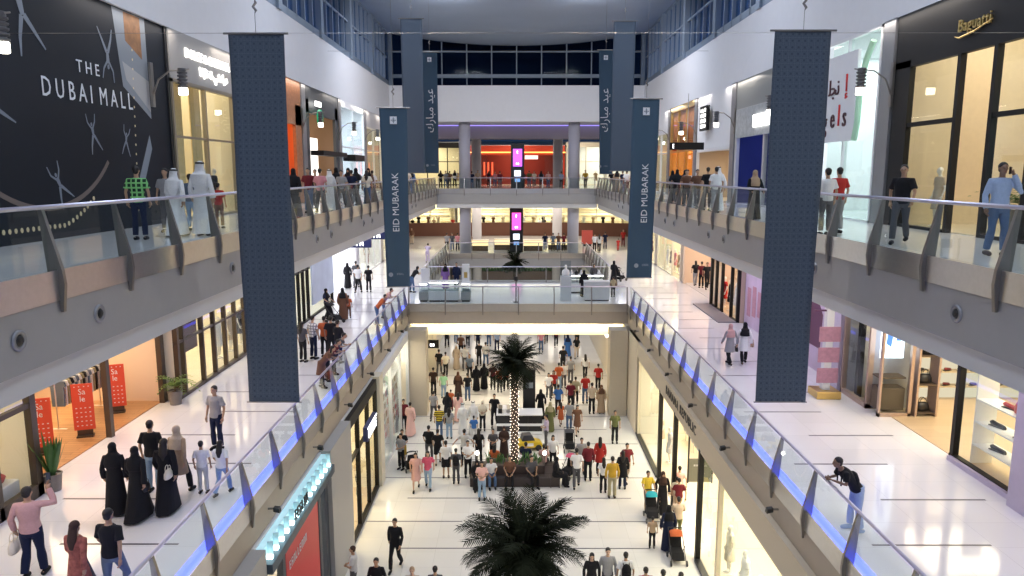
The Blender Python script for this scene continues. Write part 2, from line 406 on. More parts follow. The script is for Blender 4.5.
# pillars
def pillar(x0, x1, y0, y1, z0, z1, m=stone): return BX('pillar', x0, x1, y0, y1, z0, z1, m)
pier_b = mat('pier_beige', (.56, .49, .38), .55, noise=.05)
pillar(-5.95, -5.0, 38.6, 39.6, 0, L1 - 1.03, pier_b); pillar(5.0, 5.95, 38.6, 39.6, 0, L1 - 1.03, pier_b)
pillar(-6.3, -5.4, 47.5, 49.2, 0, L1 - 1.03, cream)
def rpillar(x, y, r, z0, z1):
    m = M(); m.lathe([(r, z0), (r, z1)], (x, y), 28); o = struct(m.obj('column', lilac_col, smooth=False)); 
    for p in o.data.polygons: p.use_smooth = abs(p.normal.z) < 0.5
lilac_col = mat('grey_column', (0.46, 0.45, 0.52), 0.55)
for x in (-4.7, 5.2):
    rpillar(x, 67.2, 0.52, 0, L1 - 0.25); rpillar(x, 67.2, 0.52, L1, L2 - 0.25); rpillar(x, 67.2, 0.52, L2, H + 4.4)
for x in (-4.3, 4.5):
    rpillar(x, 80, 0.52, 0, L1 - 0.25); rpillar(x, 80, 0.52, L1, L2 - 0.25); rpillar(x, 80, 0.52, L2, H + 4.4)
for s in (-1, 1):
    for y in (23.1, 31.0, 38.95, 46.95, 54.95, 62.9):
        if s < 0 and y < 25: continue
        pillar(s * (SX - 0.04), s * (SX + 0.45), y - 0.35, y + 0.35, L2, H + 4.54, mat('pier_metal', (.30, .30, .31), .4, .5))
# beam and lilac cove across the far hall
BX('trim_far', -XO, XO, 71, 71.5, H + 3.1, H + 4.4, mat('beam_mauve', (0.42, 0.38, 0.38), 0.6))
struct(M().box(-11, 11, 70.5, 70.7, H + 4.3, H + 4.36).obj('trim_light', glow('lilac_led', (0.35, 0.28, 1.0), 1.3)))

# ------------------------------------------------------------------ glass railings
rail_m = mat('rail_metal', (0.60, 0.58, 0.70), 0.3, 0.85)
led_blue = glow('blue_led', (0.10, 0.13, 1.0), 3.2)
def fin_mesh(name, lean):
    m = M()
    out = [(0.18, 1.06), (0.125, 1.06), (-0.10, 0.14), (-0.12, -0.08), (-0.07, -0.5), (-0.03, -0.5), (0.0, -0.08), (0.10, 0.0), (0.12, 0.14)]
    return m.prism(out, 'x', -0.035, 0.035)
def railing(label, z, p0, p1, posts, led=False, band=True, group=None):
    """from p0 to p1; local x along, local +y away from the void"""
    p0, p1 = Vector(p0), Vector(p1); Ln = (p1 - p0).length; rz = math.atan2(p1.y - p0.y, p1.x - p0.x)
    t = thing('glass_railing', label, 'railing', (p0.x, p0.y, z), rz)
    M().tube([(0.15, 0.14, 1.08), (Ln - 0.15, 0.14, 1.08)], 0.035, 10).obj('handrail', rail_m, t, smooth=True)
    fm = None
    for a in posts:
        if not 0 <= a <= Ln: continue
        if fm is None:
            o = fin_mesh('p', 0.0).obj('post', steel_dark, t); fm = o
        else:
            o = fm.copy(); COL.objects.link(o); o.parent = t
        o.location = (a, 0, 0)
    edges = [0.12] + [a for a in posts if 0.3 < a < Ln - 0.3] + [Ln - 0.12]
    for a, b in zip(edges[:-1], edges[1:]):
        M().box(a + 0.03, b - 0.03, 0.075, 0.09, 0.12, 1.05).obj('glass_panel', glassr, t)
    if band: M().box(0.03, Ln - 0.03, -0.03, -0.005, -0.32, 0.14).obj('skirting_band', steel, t)
    if led: M().box(0.1, Ln - 0.1, 0.10, 0.34, 0.004, 0.03).obj('light_strip', led_blue, t)
    return t
def ph(a0, y0, step, n): return [a0 + step * k for k in range(n)]
# left sides run from near to far with the void on their right: local +y is to the left of travel
P2 = [1.0 + 2 * k - 0.1 for k in range(40)]
railing('upper left glass railing with dark blade posts over grey fascia', L2, (-R2, Y0), (-R2, Y1), [a for a in P2], band=True)
railing('upper right glass railing with dark blade posts over grey fascia', L2, (R2, Y1), (R2, Y0), [Y1 - (Y0 + a) for a in P2][::-1])
railing('middle left glass railing with blue light strip above the walkway edge', L1, (-R1, Y0), (-R1, YB0), [1.2 + 2.02 * k for k in range(25)], led=True)
railing('middle right glass railing with blue light strip above the walkway edge', L1, (R1, YB0), (R1, Y0), [YB0 - (Y0 + 1.0 + 2.0 * k) for k in range(25)][::-1], led=True)
railing('glass railing along the front of the middle bridge before the kiosks', L1, (-R1, YB0), (R1, YB0), [0.05, 2.1, 4.2, 6.2, 8.2, 10.3, 12.3], led=False)
railing('glass railing along the back of the middle bridge behind the kiosks', L1, (R1, YB1), (-R1, YB1), [0.05, 2.1, 4.2, 6.2, 8.2, 10.3, 12.3])
railing('glass railing left of the second void beyond the bridge', L1, (-R1, YB1), (-R1, Y1), [0.9 + 2 * k for k in range(9)])
railing('glass railing right of the second void beyond the bridge', L1, (R1, Y1), (R1, YB1), [0.9 + 2 * k for k in range(9)])
railing('far upper glass railing in front of the round columns', L2, (-R2, Y1), (R2, Y1), [0.1 + 2.34 * k for k in range(7)])
railing('far middle glass railing beyond the second void', L1, (-R1, Y1), (R1, Y1), [0.1 + 2.02 * k for k in range(7)])

# round jets set in the upper fascias
jet_m = [mat('jet_ring', (0.32, 0.32, 0.33), 0.4, 0.6), blk]
jets = [9.9, 11.9, 17.7, 19.7, 25.5, 27.5, 33.5, 35.5, 41.5, 43.5, 49.5, 51.5]
first = None
ORD = ['first', 'second', 'third', 'fourth', 'fifth', 'sixth', 'seventh', 'eighth', 'ninth', 'tenth', 'eleventh', 'twelfth']
for s, n in ((-1, 'left'), (1, 'right')):
    for i, y in enumerate(jets):
        t = thing('air_nozzle', 'round grey air nozzle in the upper %s fascia, %s from the front' % (n, ORD[i]), 'air nozzle', (s * R2, y, L2 - 0.72), 0 if s > 0 else PI, 'round nozzles in the upper fascias')
        if first is None:
            m = M(); R = []
            for (r, x) in ((0.15, 0.0), (0.15, -0.03), (0.12, -0.045), (0.09, -0.03), (0.085, 0.0)):
                R.append([(x, r * math.cos(2 * PI * k / 20), r * math.sin(2 * PI * k / 20)) for k in range(20)])
            a = m.loft(R, cap=False).obj('nozzle_ring', jet_m[0], t, smooth=True)
            m = M(); m.loft([[(x, r * math.cos(2 * PI * k / 16), r * math.sin(2 * PI * k / 16)) for k in range(16)] for (r, x) in ((0.085, 0.0), (0.085, -0.02), (0.05, -0.05), (0.02, -0.05))])
            b = m.obj('nozzle_core', jet_m[1], t, smooth=True); first = (a, b)
        else:
            for q in first:
                c = q.copy(); COL.objects.link(c); c.parent = t

# small floodlights hung under the middle walkway edges
first = None
for s, n in ((-1, 'left'), (1, 'right')):
    for i, y in enumerate((12.6, 16.6, 20.6, 24.6, 28.6, 32.6, 36.6)):
        lab = 'small black floodlight on the edge of the %s middle walkway, %s from the front' % (n, ORD[i])
        if first is None:
            t = thing('floodlight', lab, 'floodlight', (s * R1, y, L1 - 0.62), 0 if s > 0 else PI, 'floodlights under the middle walkway edges')
            M().box(-.16, 0, -.02, .02, -.02, .02).obj('bracket', steel_dark, t)
            M().prism([(-.30, -.09), (-.14, -.05), (-.14, .05), (-.28, .03)], 'y', -.07, .07).obj('lamp_head', mat('flood_black', (.03, .03, .03), .4), t, bevel=.008)
            first = t
        else:
            t = copy_tree(first); t.location = (s * R1, y, L1 - 0.62); t.rotation_euler = (0, 0, 0 if s > 0 else PI); t['label'] = lab
# ------------------------------------------------------------------ figures
# canonical adult, 1.75 m, facing +y
POSES = {}
def pose(name, **k):
    d = dict(hip=(0, 0, 0.93), lk=(-.10, .02, .50), la=(-.11, -.01, .085), rk=(.10, .02, .50), ra=(.11, -.01, .085),
             ch=(0, -.01, 1.30), sh=(0, -.01, 1.43), sw=.175, le=(-.25, -.03, 1.14), lw=(-.25, .05, .90), re=(.25, -.03, 1.14), rw=(.25, .05, .90),
             neck=(0, .0, 1.49), head=(0, .02, 1.635), hl=None, hr=None)
    d.update(k); POSES[name] = d
pose('stand')
pose('walk', rk=(.10, .20, .52), ra=(.10, .26, .10), lk=(-.10, -.02, .50), la=(-.10, -.30, .15), le=(-.25, .05, 1.15), lw=(-.23, .22, .95), re=(.26, -.13, 1.16), rw=(.25, -.14, .91))
pose('stride', lk=(-.10, .18, .52), la=(-.10, .22, .10), rk=(.10, -.02, .50), ra=(.10, -.28, .15), re=(.25, .05, 1.15), rw=(.22, .24, .98), le=(-.26, -.13, 1.16), lw=(-.25, -.14, .91))
pose('folded', le=(-.24, .04, 1.14), lw=(-.04, .20, 1.08), re=(.24, .04, 1.14), rw=(.06, .20, 1.12))
pose('push', le=(-.25, .08, 1.16), lw=(-.2, .36, 1.02), re=(.25, .08, 1.16), rw=(.2, .36, 1.02), rk=(.10, .12, .51), ra=(.10, .14, .09), la=(-.10, -.18, .12))
pose('lean', hip=(0, -.26, .92), lk=(-.10, -.26, .49), la=(-.10, -.34, .085), rk=(.11, -.20, .49), ra=(.12, -.20, .085), ch=(0, -.02, 1.24), sh=(0, .08, 1.34),
     neck=(0, .13, 1.40), head=(0, .21, 1.51), le=(-.24, .10, 1.12), lw=(-.05, .32, 1.15), re=(.24, .10, 1.12), rw=(.06, .34, 1.16))
pose('phone_ear', rk=(.10, .06, .50), ra=(.08, .14, .10), la=(-.1, -.12, .10), re=(.31, .10, 1.20), rw=(.155, .10, 1.52), hr=(.10, .04, 1.62))
pose('phone_left', lk=(-.10, .06, .50), la=(-.08, .14, .10), ra=(.1, -.12, .10), le=(-.31, .10, 1.20), lw=(-.155, .10, 1.52), hl=(-.10, .04, 1.62))
pose('photo', re=(.36, .12, 1.36), rw=(.25, .20, 1.60), hr=(.22, .24, 1.70), le=(-.27, -.02, 1.15), lw=(-.27, .06, .92), rk=(.10, .05, .5), ra=(.12, .06, .09), la=(-.12, -.10, .1))
pose('reach', le=(-.34, .02, 1.22), lw=(-.50, .08, 1.02), re=(.34, .02, 1.22), rw=(.50, .08, 1.02), rk=(.10, .12, .51), ra=(.10, .14, .09), la=(-.10, -.18, .12))
pose('sit', hip=(0, 0, .52), lk=(-.13, .42, .50), la=(-.13, .44, .085), rk=(.13, .42, .50), ra=(.13, .46, .085), ch=(0, .02, .90), sh=(0, .04, 1.02),
     neck=(0, .05, 1.08), head=(0, .08, 1.225), le=(-.24, .08, .78), lw=(-.12, .30, .62), re=(.24, .08, .78), rw=(.12, .30, .62))

def V3(a): return Vector(a)
def rr(m, pts, n=12):
    """ellipse rings along z-ish path: (x,y,z,rx,ry)"""
    m.rings(pts, n)
def torso(m, P, inf=0.0, lo=None, fat=1.0):
    h, c, s, nk = V3(P['hip']), V3(P['ch']), V3(P['sh']), V3(P['neck'])
    up = (s - h)
    R = []
    def ring(p, rx, ry, tilt):
        n = 14; out = []
        ax = up.normalized() * 1.0
        b = Vector((0, 1, 0)) - ax * ax.y; b.normalize()
        for k in range(n):
            a = 2 * PI * k / n; out.append(p + Vector((1, 0, 0)) * (rx * math.cos(a)) + b * (ry * math.sin(a)))
        return out
    for t, rx, ry in ((-.13, .13, .10), (-.04, .165, .115), (.1, .165, .115), (.35, .145, .10), (.62, .168, .115), (.85, .185, .115), (.97, .165, .095), (1.08, .08, .07)):
        if lo is not None and t < lo: continue
        R.append(ring(h + up * t, rx * fat + inf, ry * fat + inf, 0))
    m.loft(R)
def limb(m, pts, rad, inf=0.0, n=10):
    m.tube([p for p in pts], [r + inf for r in rad], n)
def legs(m, P, inf=0.0, to=1.0, wide=0.0, feet=True):
    for s, k, a in ((-1, 'lk', 'la'), (1, 'rk', 'ra')):
        h = V3(P['hip']) + Vector((s * .085, 0, 0.0)); kk = V3(P[k]); aa = V3(P[a])
        if to < 1:                                               # cut off above the ankle (shorts)
            end = h.lerp(kk, to * 1.05)
            limb(m, [h + Vector((0, 0, .05)), h.lerp(kk, .4), end], [.085, .09, .085], inf + wide); continue
        limb(m, [h + Vector((0, 0, .05)), h.lerp(kk, .35), h.lerp(kk, .85), kk, kk.lerp(aa, .3), kk.lerp(aa, .93)], [.088, .086, .062, .058, .060 + wide * .5, .040 + wide], inf)
        if feet:
            foot(m, aa, P)
def foot(m, aa, P, inf=0.0):
    d = Vector((0, 1, 0)); z = max(.04, aa.z - .045)
    m.tube([aa + Vector((0, -.055, -.02)), Vector((aa.x, aa.y - .05, z)), Vector((aa.x, aa.y + .06, z - .0)), Vector((aa.x, aa.y + .15, z - .012)), Vector((aa.x, aa.y + .185, z - .014))],
           [.034 + inf, .040 + inf, .043 + inf, .038 + inf, .018 + inf], 8)
def arms(m, P, inf=0.0, to=2.0, wide=0.0):
    for s, e, w_ in ((-1, 'le', 'lw'), (1, 're', 'rw')):
        sh = V3(P['sh']) + Vector((s * P['sw'], 0, -.02)); ee, ww = V3(P[e]), V3(P[w_])
        root = V3(P['sh']) + Vector((s * .07, 0, -.02))
        if to < 1:
            end = sh.lerp(ee, to); limb(m, [root, sh, sh.lerp(ee, .4), end], [.05, .056, .054, .056 + wide], inf)
        else:
            limb(m, [root, sh, sh.lerp(ee, .45), ee, ee.lerp(ww, .35), ww], [.05, .052, .047, .039, .038 + wide * .5, .027 + wide], inf)
def hands(m, P):
    for s, e, w_, hk in ((-1, 'le', 'lw', 'hl'), (1, 're', 'rw', 'hr')):
        ee, ww = V3(P[e]), V3(P[w_]); d = (V3(P[hk]) - ww).normalized() if P[hk] else (ww - ee).normalized()
        side = Vector((0, 1, 0)) if abs(d.z) > .7 else Vector((0, 0, 1)) if abs(d.y) > .5 or abs(d.x) > .5 else Vector((0, 1, 0))
        side = (side - d * side.dot(d)).normalized(); nrm = d.cross(side) * (-s)
        kn = ww + d * .085
        m.tube([ww - d * .01, ww + d * .03, kn], [.025, .036, .038], 8, flat=.55)
        for i, Lf in enumerate((.070, .078, .073, .056)):
            b = kn + side * (.027 - .018 * i) - d * .008
            m.tube([b, b + d * Lf * .45 + nrm * .008, b + d * Lf * .8 + nrm * .026, b + d * Lf + nrm * .042], [.0095, .009, .008, .006], 5)
        tb = ww + d * .03 + side * .026
        m.tube([tb, tb + (side * .8 + d * .5).normalized() * .035 + nrm * .008, tb + side * .035 + d * .055 + nrm * .02], [.012, .010, .007], 5)
def head_(m, P):
    c = V3(P['head']); nk = V3(P['neck'])
    m.tube([nk + Vector((0, -.01, -.06)), nk + Vector((0, 0, .0)), c + Vector((0, -.02, -.05))], [.062, .052, .052], 10)
    m.ell((c.x, c.y - .012, c.z + .022), (.074, .092, .088), 14, 10)
    m.ell((c.x, c.y + .018, c.z - .045), (.055, .062, .066), 12, 8)
    m.tube([c + Vector((0, .083, .015)), c + Vector((0, .102, -.018)), c + Vector((0, .088, -.03))], [.009, .015, .010], 6)
    for s in (-1, 1): m.ell((c.x + s * .076, c.y - .008, c.z - .004), (.010, .020, .030), 8, 6)

def remesh(m, name, vox, smooth=4):
    me = m.mesh(name); o = bpy.data.objects.new(name, me); COL.objects.link(o)
    r = o.modifiers.new('r', 'REMESH'); r.mode = 'VOXEL'; r.voxel_size = vox
    s = o.modifiers.new('s', 'SMOOTH'); s.iterations = smooth; s.factor = 0.6
    bpy.context.view_layer.update()
    out = bpy.data.meshes.new_from_object(o.evaluated_get(bpy.context.evaluated_depsgraph_get()))
    bpy.data.objects.remove(o); bpy.data.meshes.remove(me); out.shade_smooth(); out.name = name
    out.materials.clear(); out.materials.append(None)
    return out

def join_mesh(me, m):
    bm = bmesh.new(); bm.from_mesh(me); t = m.mesh('t'); bm.from_mesh(t)
    for f in bm.faces: f.smooth = True; f.material_index = 0
    bm.to_mesh(me); bm.free(); bpy.data.meshes.remove(t); return me

CACHE = {}
def part_mesh(kind, ps, hd):
    key = (kind, ps, hd)
    if key in CACHE: return CACHE[key]
    P = POSES[ps]; m = M(); vox = .012 if hd else .024
    c = V3(P['head']); nk = V3(P['neck']); h = V3(P['hip']); s = V3(P['sh'])
    if kind == 'body':
        torso(m, P, -.012); legs(m, P, -.010, feet=True); arms(m, P, -.004); head_(m, P)
        me = remesh(m, 'person_body', vox, 3); q = M(); hands(q, P); me = join_mesh(me, q)
    elif kind in ('tshirt', 'longsleeve', 'longtop'):
        torso(m, P, .010, lo=-.13 if kind != 'longtop' else -.13)
        if kind == 'longtop': m.loft([[h + Vector((rx * math.cos(a), ry * math.sin(a), z)) for a in [2 * PI * k / 14 for k in range(14)]] for z, rx, ry in ((-.36, .235, .19), (-.1, .20, .15), (.1, .17, .125))])
        arms(m, P, .012, .72 if kind == 'tshirt' else 2.0, .010)
        me = remesh(m, 'shirt', vox, 4)
    elif kind == 'trousers':
        legs(m, P, .006, wide=.018, feet=False)
        m.loft([[h + Vector((rx * math.cos(a), ry * math.sin(a), z)) for a in [2 * PI * k / 14 for k in range(14)]] for z, rx, ry in ((-.12, .13, .10), (-.04, .168, .12), (.10, .165, .118))])
        me = remesh(m, 'trousers', vox, 3)
    elif kind == 'shorts':
        legs(m, P, .012, to=.92, wide=.012, feet=False)
        m.loft([[h + Vector((rx * math.cos(a), ry * math.sin(a), z)) for a in [2 * PI * k / 14 for k in range(14)]] for z, rx, ry in ((-.12, .14, .11), (-.04, .172, .125), (.10, .168, .12))])
        me = remesh(m, 'shorts', vox, 3)
    elif kind in ('robe', 'dress', 'skirt'):
        if ps == 'sit':
            m.tube([h + Vector((0, -.05, 0)), h + Vector((0, .2, .0)), h + Vector((0, .44, -.02)), h + Vector((0, .46, -.22)), h + Vector((0, .46, -.44))], [.19, .20, .20, .21, .23], 14, flat=.75)
        else:
            la, ra = V3(P['la']), V3(P['ra']); mid = (la + ra) / 2; wy = abs(la.y - ra.y) / 2; zb = .05 if kind != 'dress' else .52
            def ringz(z, rx, ry, cy): return [Vector((h.x + rx * math.cos(a), cy + ry * math.sin(a), z)) for a in [2 * PI * k / 18 for k in range(18)]]
            t = (h.z - zb) / (h.z - .05)
            R = [ringz(h.z + .12, .172, .125, h.y)]
            for q in (0.05, .3, .6, .85, 1.0):
                z = h.z - (h.z - zb) * q; k = q * t
                fold = 0
                R.append([Vector((h.x + ((.185 + .075 * k) * (1 + .05 * math.sin(6 * a) * k)) * math.cos(a), (h.y + (mid.y - h.y) * k) + ((.14 + (.09 + wy * .9) * k) * (1 + .06 * math.sin(6 * a + 1) * k)) * math.sin(a), z)) for a in [2 * PI * j / 24 for j in range(24)]])
            R[0] = [Vector((h.x + .172 * math.cos(a), h.y + .125 * math.sin(a), h.z + .12)) for a in [2 * PI * j / 24 for j in range(24)]]
            m.loft(R)
        if kind != 'skirt':
            torso(m, P, .018); arms(m, P, .018, 2.0 if kind == 'robe' else .7, .022 if kind == 'robe' else .01)
        me = remesh(m, kind, vox, 3)
    elif kind in ('shoela', 'shoera'):
        foot(m, V3(P[kind[4:]]), P, .008)
        me = remesh(m, 'shoes', vox * .8, 2)
    elif kind == 'short_hair':
        m.ell((c.x, c.y - .026, c.z + .040), (.082, .094, .086), 14, 10); m.ell((c.x, c.y - .055, c.z - .01), (.068, .055, .07), 12, 8)
        me = remesh(m, 'hair', vox, 1)
    elif kind == 'long_hair':
        m.ell((c.x, c.y - .026, c.z + .036), (.086, .10, .09), 14, 10)
        m.tube([c + Vector((0, -.06, .02)), c + Vector((0, -.085, -.10)), c + Vector((0, -.12, -.24)), c + Vector((0, -.13, -.40))], [.085, .095, .10, .055], 12, flat=.5)
        me = remesh(m, 'hair', vox, 2)
    elif kind == 'headscarf':
        m.ell((c.x, c.y - .024, c.z + .028), (.092, .106, .104), 14, 10)
        m.tube([c + Vector((0, -.02, .0)), c + Vector((0, -.015, -.12)), s + Vector((0, -.0, .02)), s + Vector((0, .0, -.13)), s + Vector((0, .0, -.24))], [.088, .105, .175, .215, .20], 16, flat=.72)
        me = remesh(m, 'headscarf', vox, 2)
    elif kind == 'ghutra':
        m.ell((c.x, c.y - .02, c.z + .036), (.094, .106, .098), 14, 10)
        m.tube([c + Vector((0, -.045, .03)), c + Vector((0, -.06, -.12)), s + Vector((0, -.07, .0)), s + Vector((0, -.10, -.2)), s + Vector((0, -.10, -.36))], [.098, .12, .19, .17, .10], 16, flat=.62)
        me = remesh(m, 'headcloth', vox, 2)
    elif kind == 'agal':
        for dz in (0.0, .022):
            m.tube([(c.x + .094 * math.cos(a), c.y - .02 + .106 * math.sin(a), c.z + .070 + dz) for a in [2 * PI * k / 16 for k in range(17)]], .011, 6, cap=False)
        me = m.mesh('head_cord'); me.materials.append(None); me.shade_smooth()
    elif kind in ('eye-', 'eye+'):
        sx = -1 if kind == 'eye-' else 1; m.ell((c.x + sx * .028, c.y + .070, c.z + .012), (.011, .010, .008), 8, 6)
        me = m.mesh('eye'); me.materials.append(None)
    elif kind == 'mouth':
        m.tube([(c.x - .024, c.y + .069, c.z - .052), (c.x, c.y + .078, c.z - .050), (c.x + .024, c.y + .069, c.z - .052)], [.004, .007, .004], 6); me = m.mesh('mouth'); me.materials.append(None)
    CACHE[key] = me; return me

SKIN = dict(l=(0.62, 0.40, 0.29), m=(0.46, 0.28, 0.18), d=(0.26, 0.15, 0.10))
def skin(k): return mat('skin_' + k, SKIN[k], 0.5)
HAIRC = mat('hair_black', (0.012, 0.010, 0.010), 0.55)
def wear(t, kind, ps, hd, m, name):
    me = part_mesh(kind, ps, hd); o = bpy.data.objects.new(name, me); COL.objects.link(o); o.parent = t
    o.material_slots[0].link = 'OBJECT'; o.material_slots[0].material = m; return o

CC = dict(black=(.014, .014, .017), white=(.80, .80, .80), grey=(.32, .32, .33), dgrey=(.09, .09, .10), lgrey=(.55, .55, .56), red=(.45, .035, .03), maroon=(.16, .02, .03), pink=(.72, .30, .33),
          dpink=(.68, .12, .20), rose=(.60, .36, .34), orange=(.55, .13, .045), yellow=(.75, .55, .06), mustard=(.52, .33, .04), green=(.05, .22, .10), mint=(.45, .80, .50), blue=(.05, .16, .45),
          navy=(.012, .018, .05), denim=(.08, .14, .26), ldenim=(.28, .40, .55), sky=(.38, .48, .66), lilac=(.52, .44, .60), brown=(.16, .08, .05), dbrown=(.06, .035, .028), beige=(.58, .47, .36), tan=(.42, .30, .20),
          khaki=(.36, .32, .20), cream=(.78, .72, .58), olive=(.14, .15, .06), teal=(.03, .35, .42), salmon=(.85, .52, .46), purple=(.22, .12, .34), slate=(.14, .18, .24))
CN = dict(dgrey='dark grey', lgrey='light grey', dpink='deep pink', ldenim='light denim', sky='pale blue', dbrown='dark brown', denim='denim', mint='mint green', salmon='peach', teal='teal')
def cname(c): return CN.get(c, c)
STANDING = []; NP = [0]; LABELS = {}
def person(pos, rz, ps, label, top='white', bot='denim', kind='tshirt', low='trousers', hair='short_hair', hairc=None, sk='m', h=1.75, hd=False, shoe='black', bare=False, group=None, topm=None, wide=1.0, name='person'):
    """one person: an empty at the feet; body, clothing and hair are its parts"""
    NP[0] += 1
    if ps != 'sit' and ps != 'lean':                               # keep neighbours from standing in one another
        pos = Vector(pos); need = .58 if kind == 'robe' else .50
        for _ in range(6):
            for q, r_ in STANDING:
                if abs(q.z - pos.z) < .5:
                    d = Vector((pos.x - q.x, pos.y - q.y, 0)); lim = (need + r_) / 2
                    if d.length < lim:
                        d = d.normalized() if d.length > .01 else Vector((1, 0, 0)); pos = Vector((q.x, q.y, pos.z)) + d * (lim + .01)
        STANDING.append((pos.copy(), need))
    if label in LABELS: print('SAME LABEL', label)
    LABELS[label] = 1
    t = thing(name, label, 'person', pos, rz, group, h / 1.75)
    t.scale = (h / 1.75 * wide, h / 1.75 * wide, h / 1.75)
    wear(t, 'body', ps, hd, skin(sk), 'body')
    tm = topm or fab(CC[top])
    if kind == 'robe':
        wear(t, 'robe', ps, hd, tm, 'robe')
    elif kind == 'dress':
        wear(t, 'dress', ps, hd, tm, 'dress')
        if low == 'trousers': wear(t, 'trousers', ps, hd, fab(CC[bot]), 'trousers')
    else:
        wear(t, kind, ps, hd, tm, 'shirt')
        wear(t, low, ps, hd, fab(CC[bot]), low)
    if not bare:
        for a in ('la', 'ra'): wear(t, 'shoe' + a, ps, hd, fab(CC[shoe], .5), 'shoe')
    hm = HAIRC if hairc is None else fab(CC[hairc])
    wear(t, hair, ps, hd, hm, {'headscarf': 'headscarf', 'ghutra': 'headcloth'}.get(hair, 'hair'))
    if hair == 'ghutra': wear(t, 'agal', ps, hd, blk, 'head_cord')
    if hd: wear(t, 'eye-', ps, True, blk, 'eye'); wear(t, 'eye+', ps, True, blk, 'eye'); wear(t, 'mouth', ps, True, mat('lip', (.35, .12, .10), .5), 'mouth')
    return t
# ------------------------------------------------------------------ shopfronts
class Shop:
    """local frame: x along the front (to the right as seen from the atrium), y into the shop, z up"""
    def __init__(s, side, z, ya, yb, X, h, depth, label, fcol, cat='storefront'):
        if z == L2 and side: ya += .9; yb += .9
        s.side, s.z, s.w, s.h, s.depth = side, z, yb - ya, h, depth
        s.rz = PI / 2 if side < 0 else -PI / 2
        if side == 0: s.org = Vector((ya, X, z)); s.rz = 0.0
        else: s.org = Vector((side * X, ya if side < 0 else yb, z))
        s.t = thing('storefront', label, cat, s.org, s.rz); s.f = fcol
    def W(s, x, y, z=0.0):
        c, n = math.cos(s.rz), math.sin(s.rz); return s.org + Vector((x * c - y * n, x * n + y * c, z))
    def room(s, wallm, floorm, light=250, lcol=(1.0, 0.85, 0.62), ceilm=None, lamps=1, h=None):
        h = h or s.h; d = s.depth; w = s.w
        a, b = s.W(0, 0.16), s.W(w, d)
        x0, x1 = sorted((a.x, b.x)); y0, y1 = sorted((a.y, b.y))
        m = M()
        for (q0, q1) in (((0, d - .1), (w, d)), ((0, .16), (.08, d)), ((w - .08, .16), (w, d))):
            p, q = s.W(*q0), s.W(*q1); m.box(p.x, q.x, p.y, q.y, s.z + .02, s.z + h)
        struct(m.obj('wall_shop', wallm))
        struct(M().box(x0, x1, y0, y1, s.z + .0, s.z + .022).obj('floor', floorm))
        if h < s.h + .5: struct(M().box(x0, x1, y0, y1, s.z + h - .04, s.z + h + .06).obj('ceiling', ceilm or soffit_m))
        for k in range(lamps):
            p = s.W(w * (k + .5) / lamps, d * .45, h - .07)
            lamp('AREA', 'shop_lamp', p, light * .42 / lamps, lcol, size=min(w / lamps, 4) * .7 if s.side == 0 else d * .5, size_y=d * .5 if s.side == 0 else min(w / lamps, 4) * .7)
        return s
    def front(s, mull=(), trans=(), header=0.0, hm=None, fw=.12, door=None, glass=True, plinth=.08, hh=None, gm=None, ends=True, dep=.16):
        """mull: x positions of uprights; trans: heights of cross bars; header: depth of the closed band at the top; door: (xa, xb) left open"""
        t, w, h = s.t, s.w, s.h; top = h - header
        if header: M().box(0, w, 0, dep, top, h).obj('fascia_panel', hm or s.f, t)
        if ends:
            for x in (0, w - fw): M().box(x, x + fw, 0, dep, 0, top).obj('jamb', s.f, t)
        M().box(0, w, 0, dep, top - fw, top).obj('head_rail', s.f, t)
        for x in mull: M().box(x - fw * .35, x + fw * .35, 0.0, dep, 0, top - fw).obj('mullion', s.f, t)
        segs = [0] + ([door[0], door[1]] if door else []) + [w]
        for a, b in zip(segs[::2], segs[1::2]):
            if b - a < .2: continue
            M().box(a, b, .0, dep, 0, plinth).obj('plinth', s.f, t)
            for z in trans: M().box(a, b, .02, dep - .02, z - fw * .3, z + fw * .3).obj('transom', s.f, t)
        if glass:
            xs = sorted([0, w] + [x for x in mull] + (list(door) if door else []))
            for a, b in zip(xs[:-1], xs[1:]):
                if b - a < .15 or (door and a >= door[0] - .01 and b <= door[1] + .01): continue
                M().box(a + .03, b - .03, .075, .085, plinth, top - fw).obj('glass_pane', gm or glassw, t)
        return s
    def sign(s, body, x, z, size, m, y=-.03, sx=1.0, depth=.02, name='lettering'):
        return text(body, size, m, s.t, (x, y, z), depth=depth, sx=sx, name=name)

neon_w = glow('sign_white', (1.0, 0.98, 0.95), 4.0)
lamp_w = glow('lamp_white', (1.0, 0.93, 0.8), 9.0)
warm_panel = glow('warm_panel', (1.0, 0.80, 0.48), 2.2)
cool_panel = glow('cool_panel', (0.75, 0.9, 1.0), 2.4)
gold = mat('gilt', (0.75, 0.52, 0.18), 0.3, 0.9)

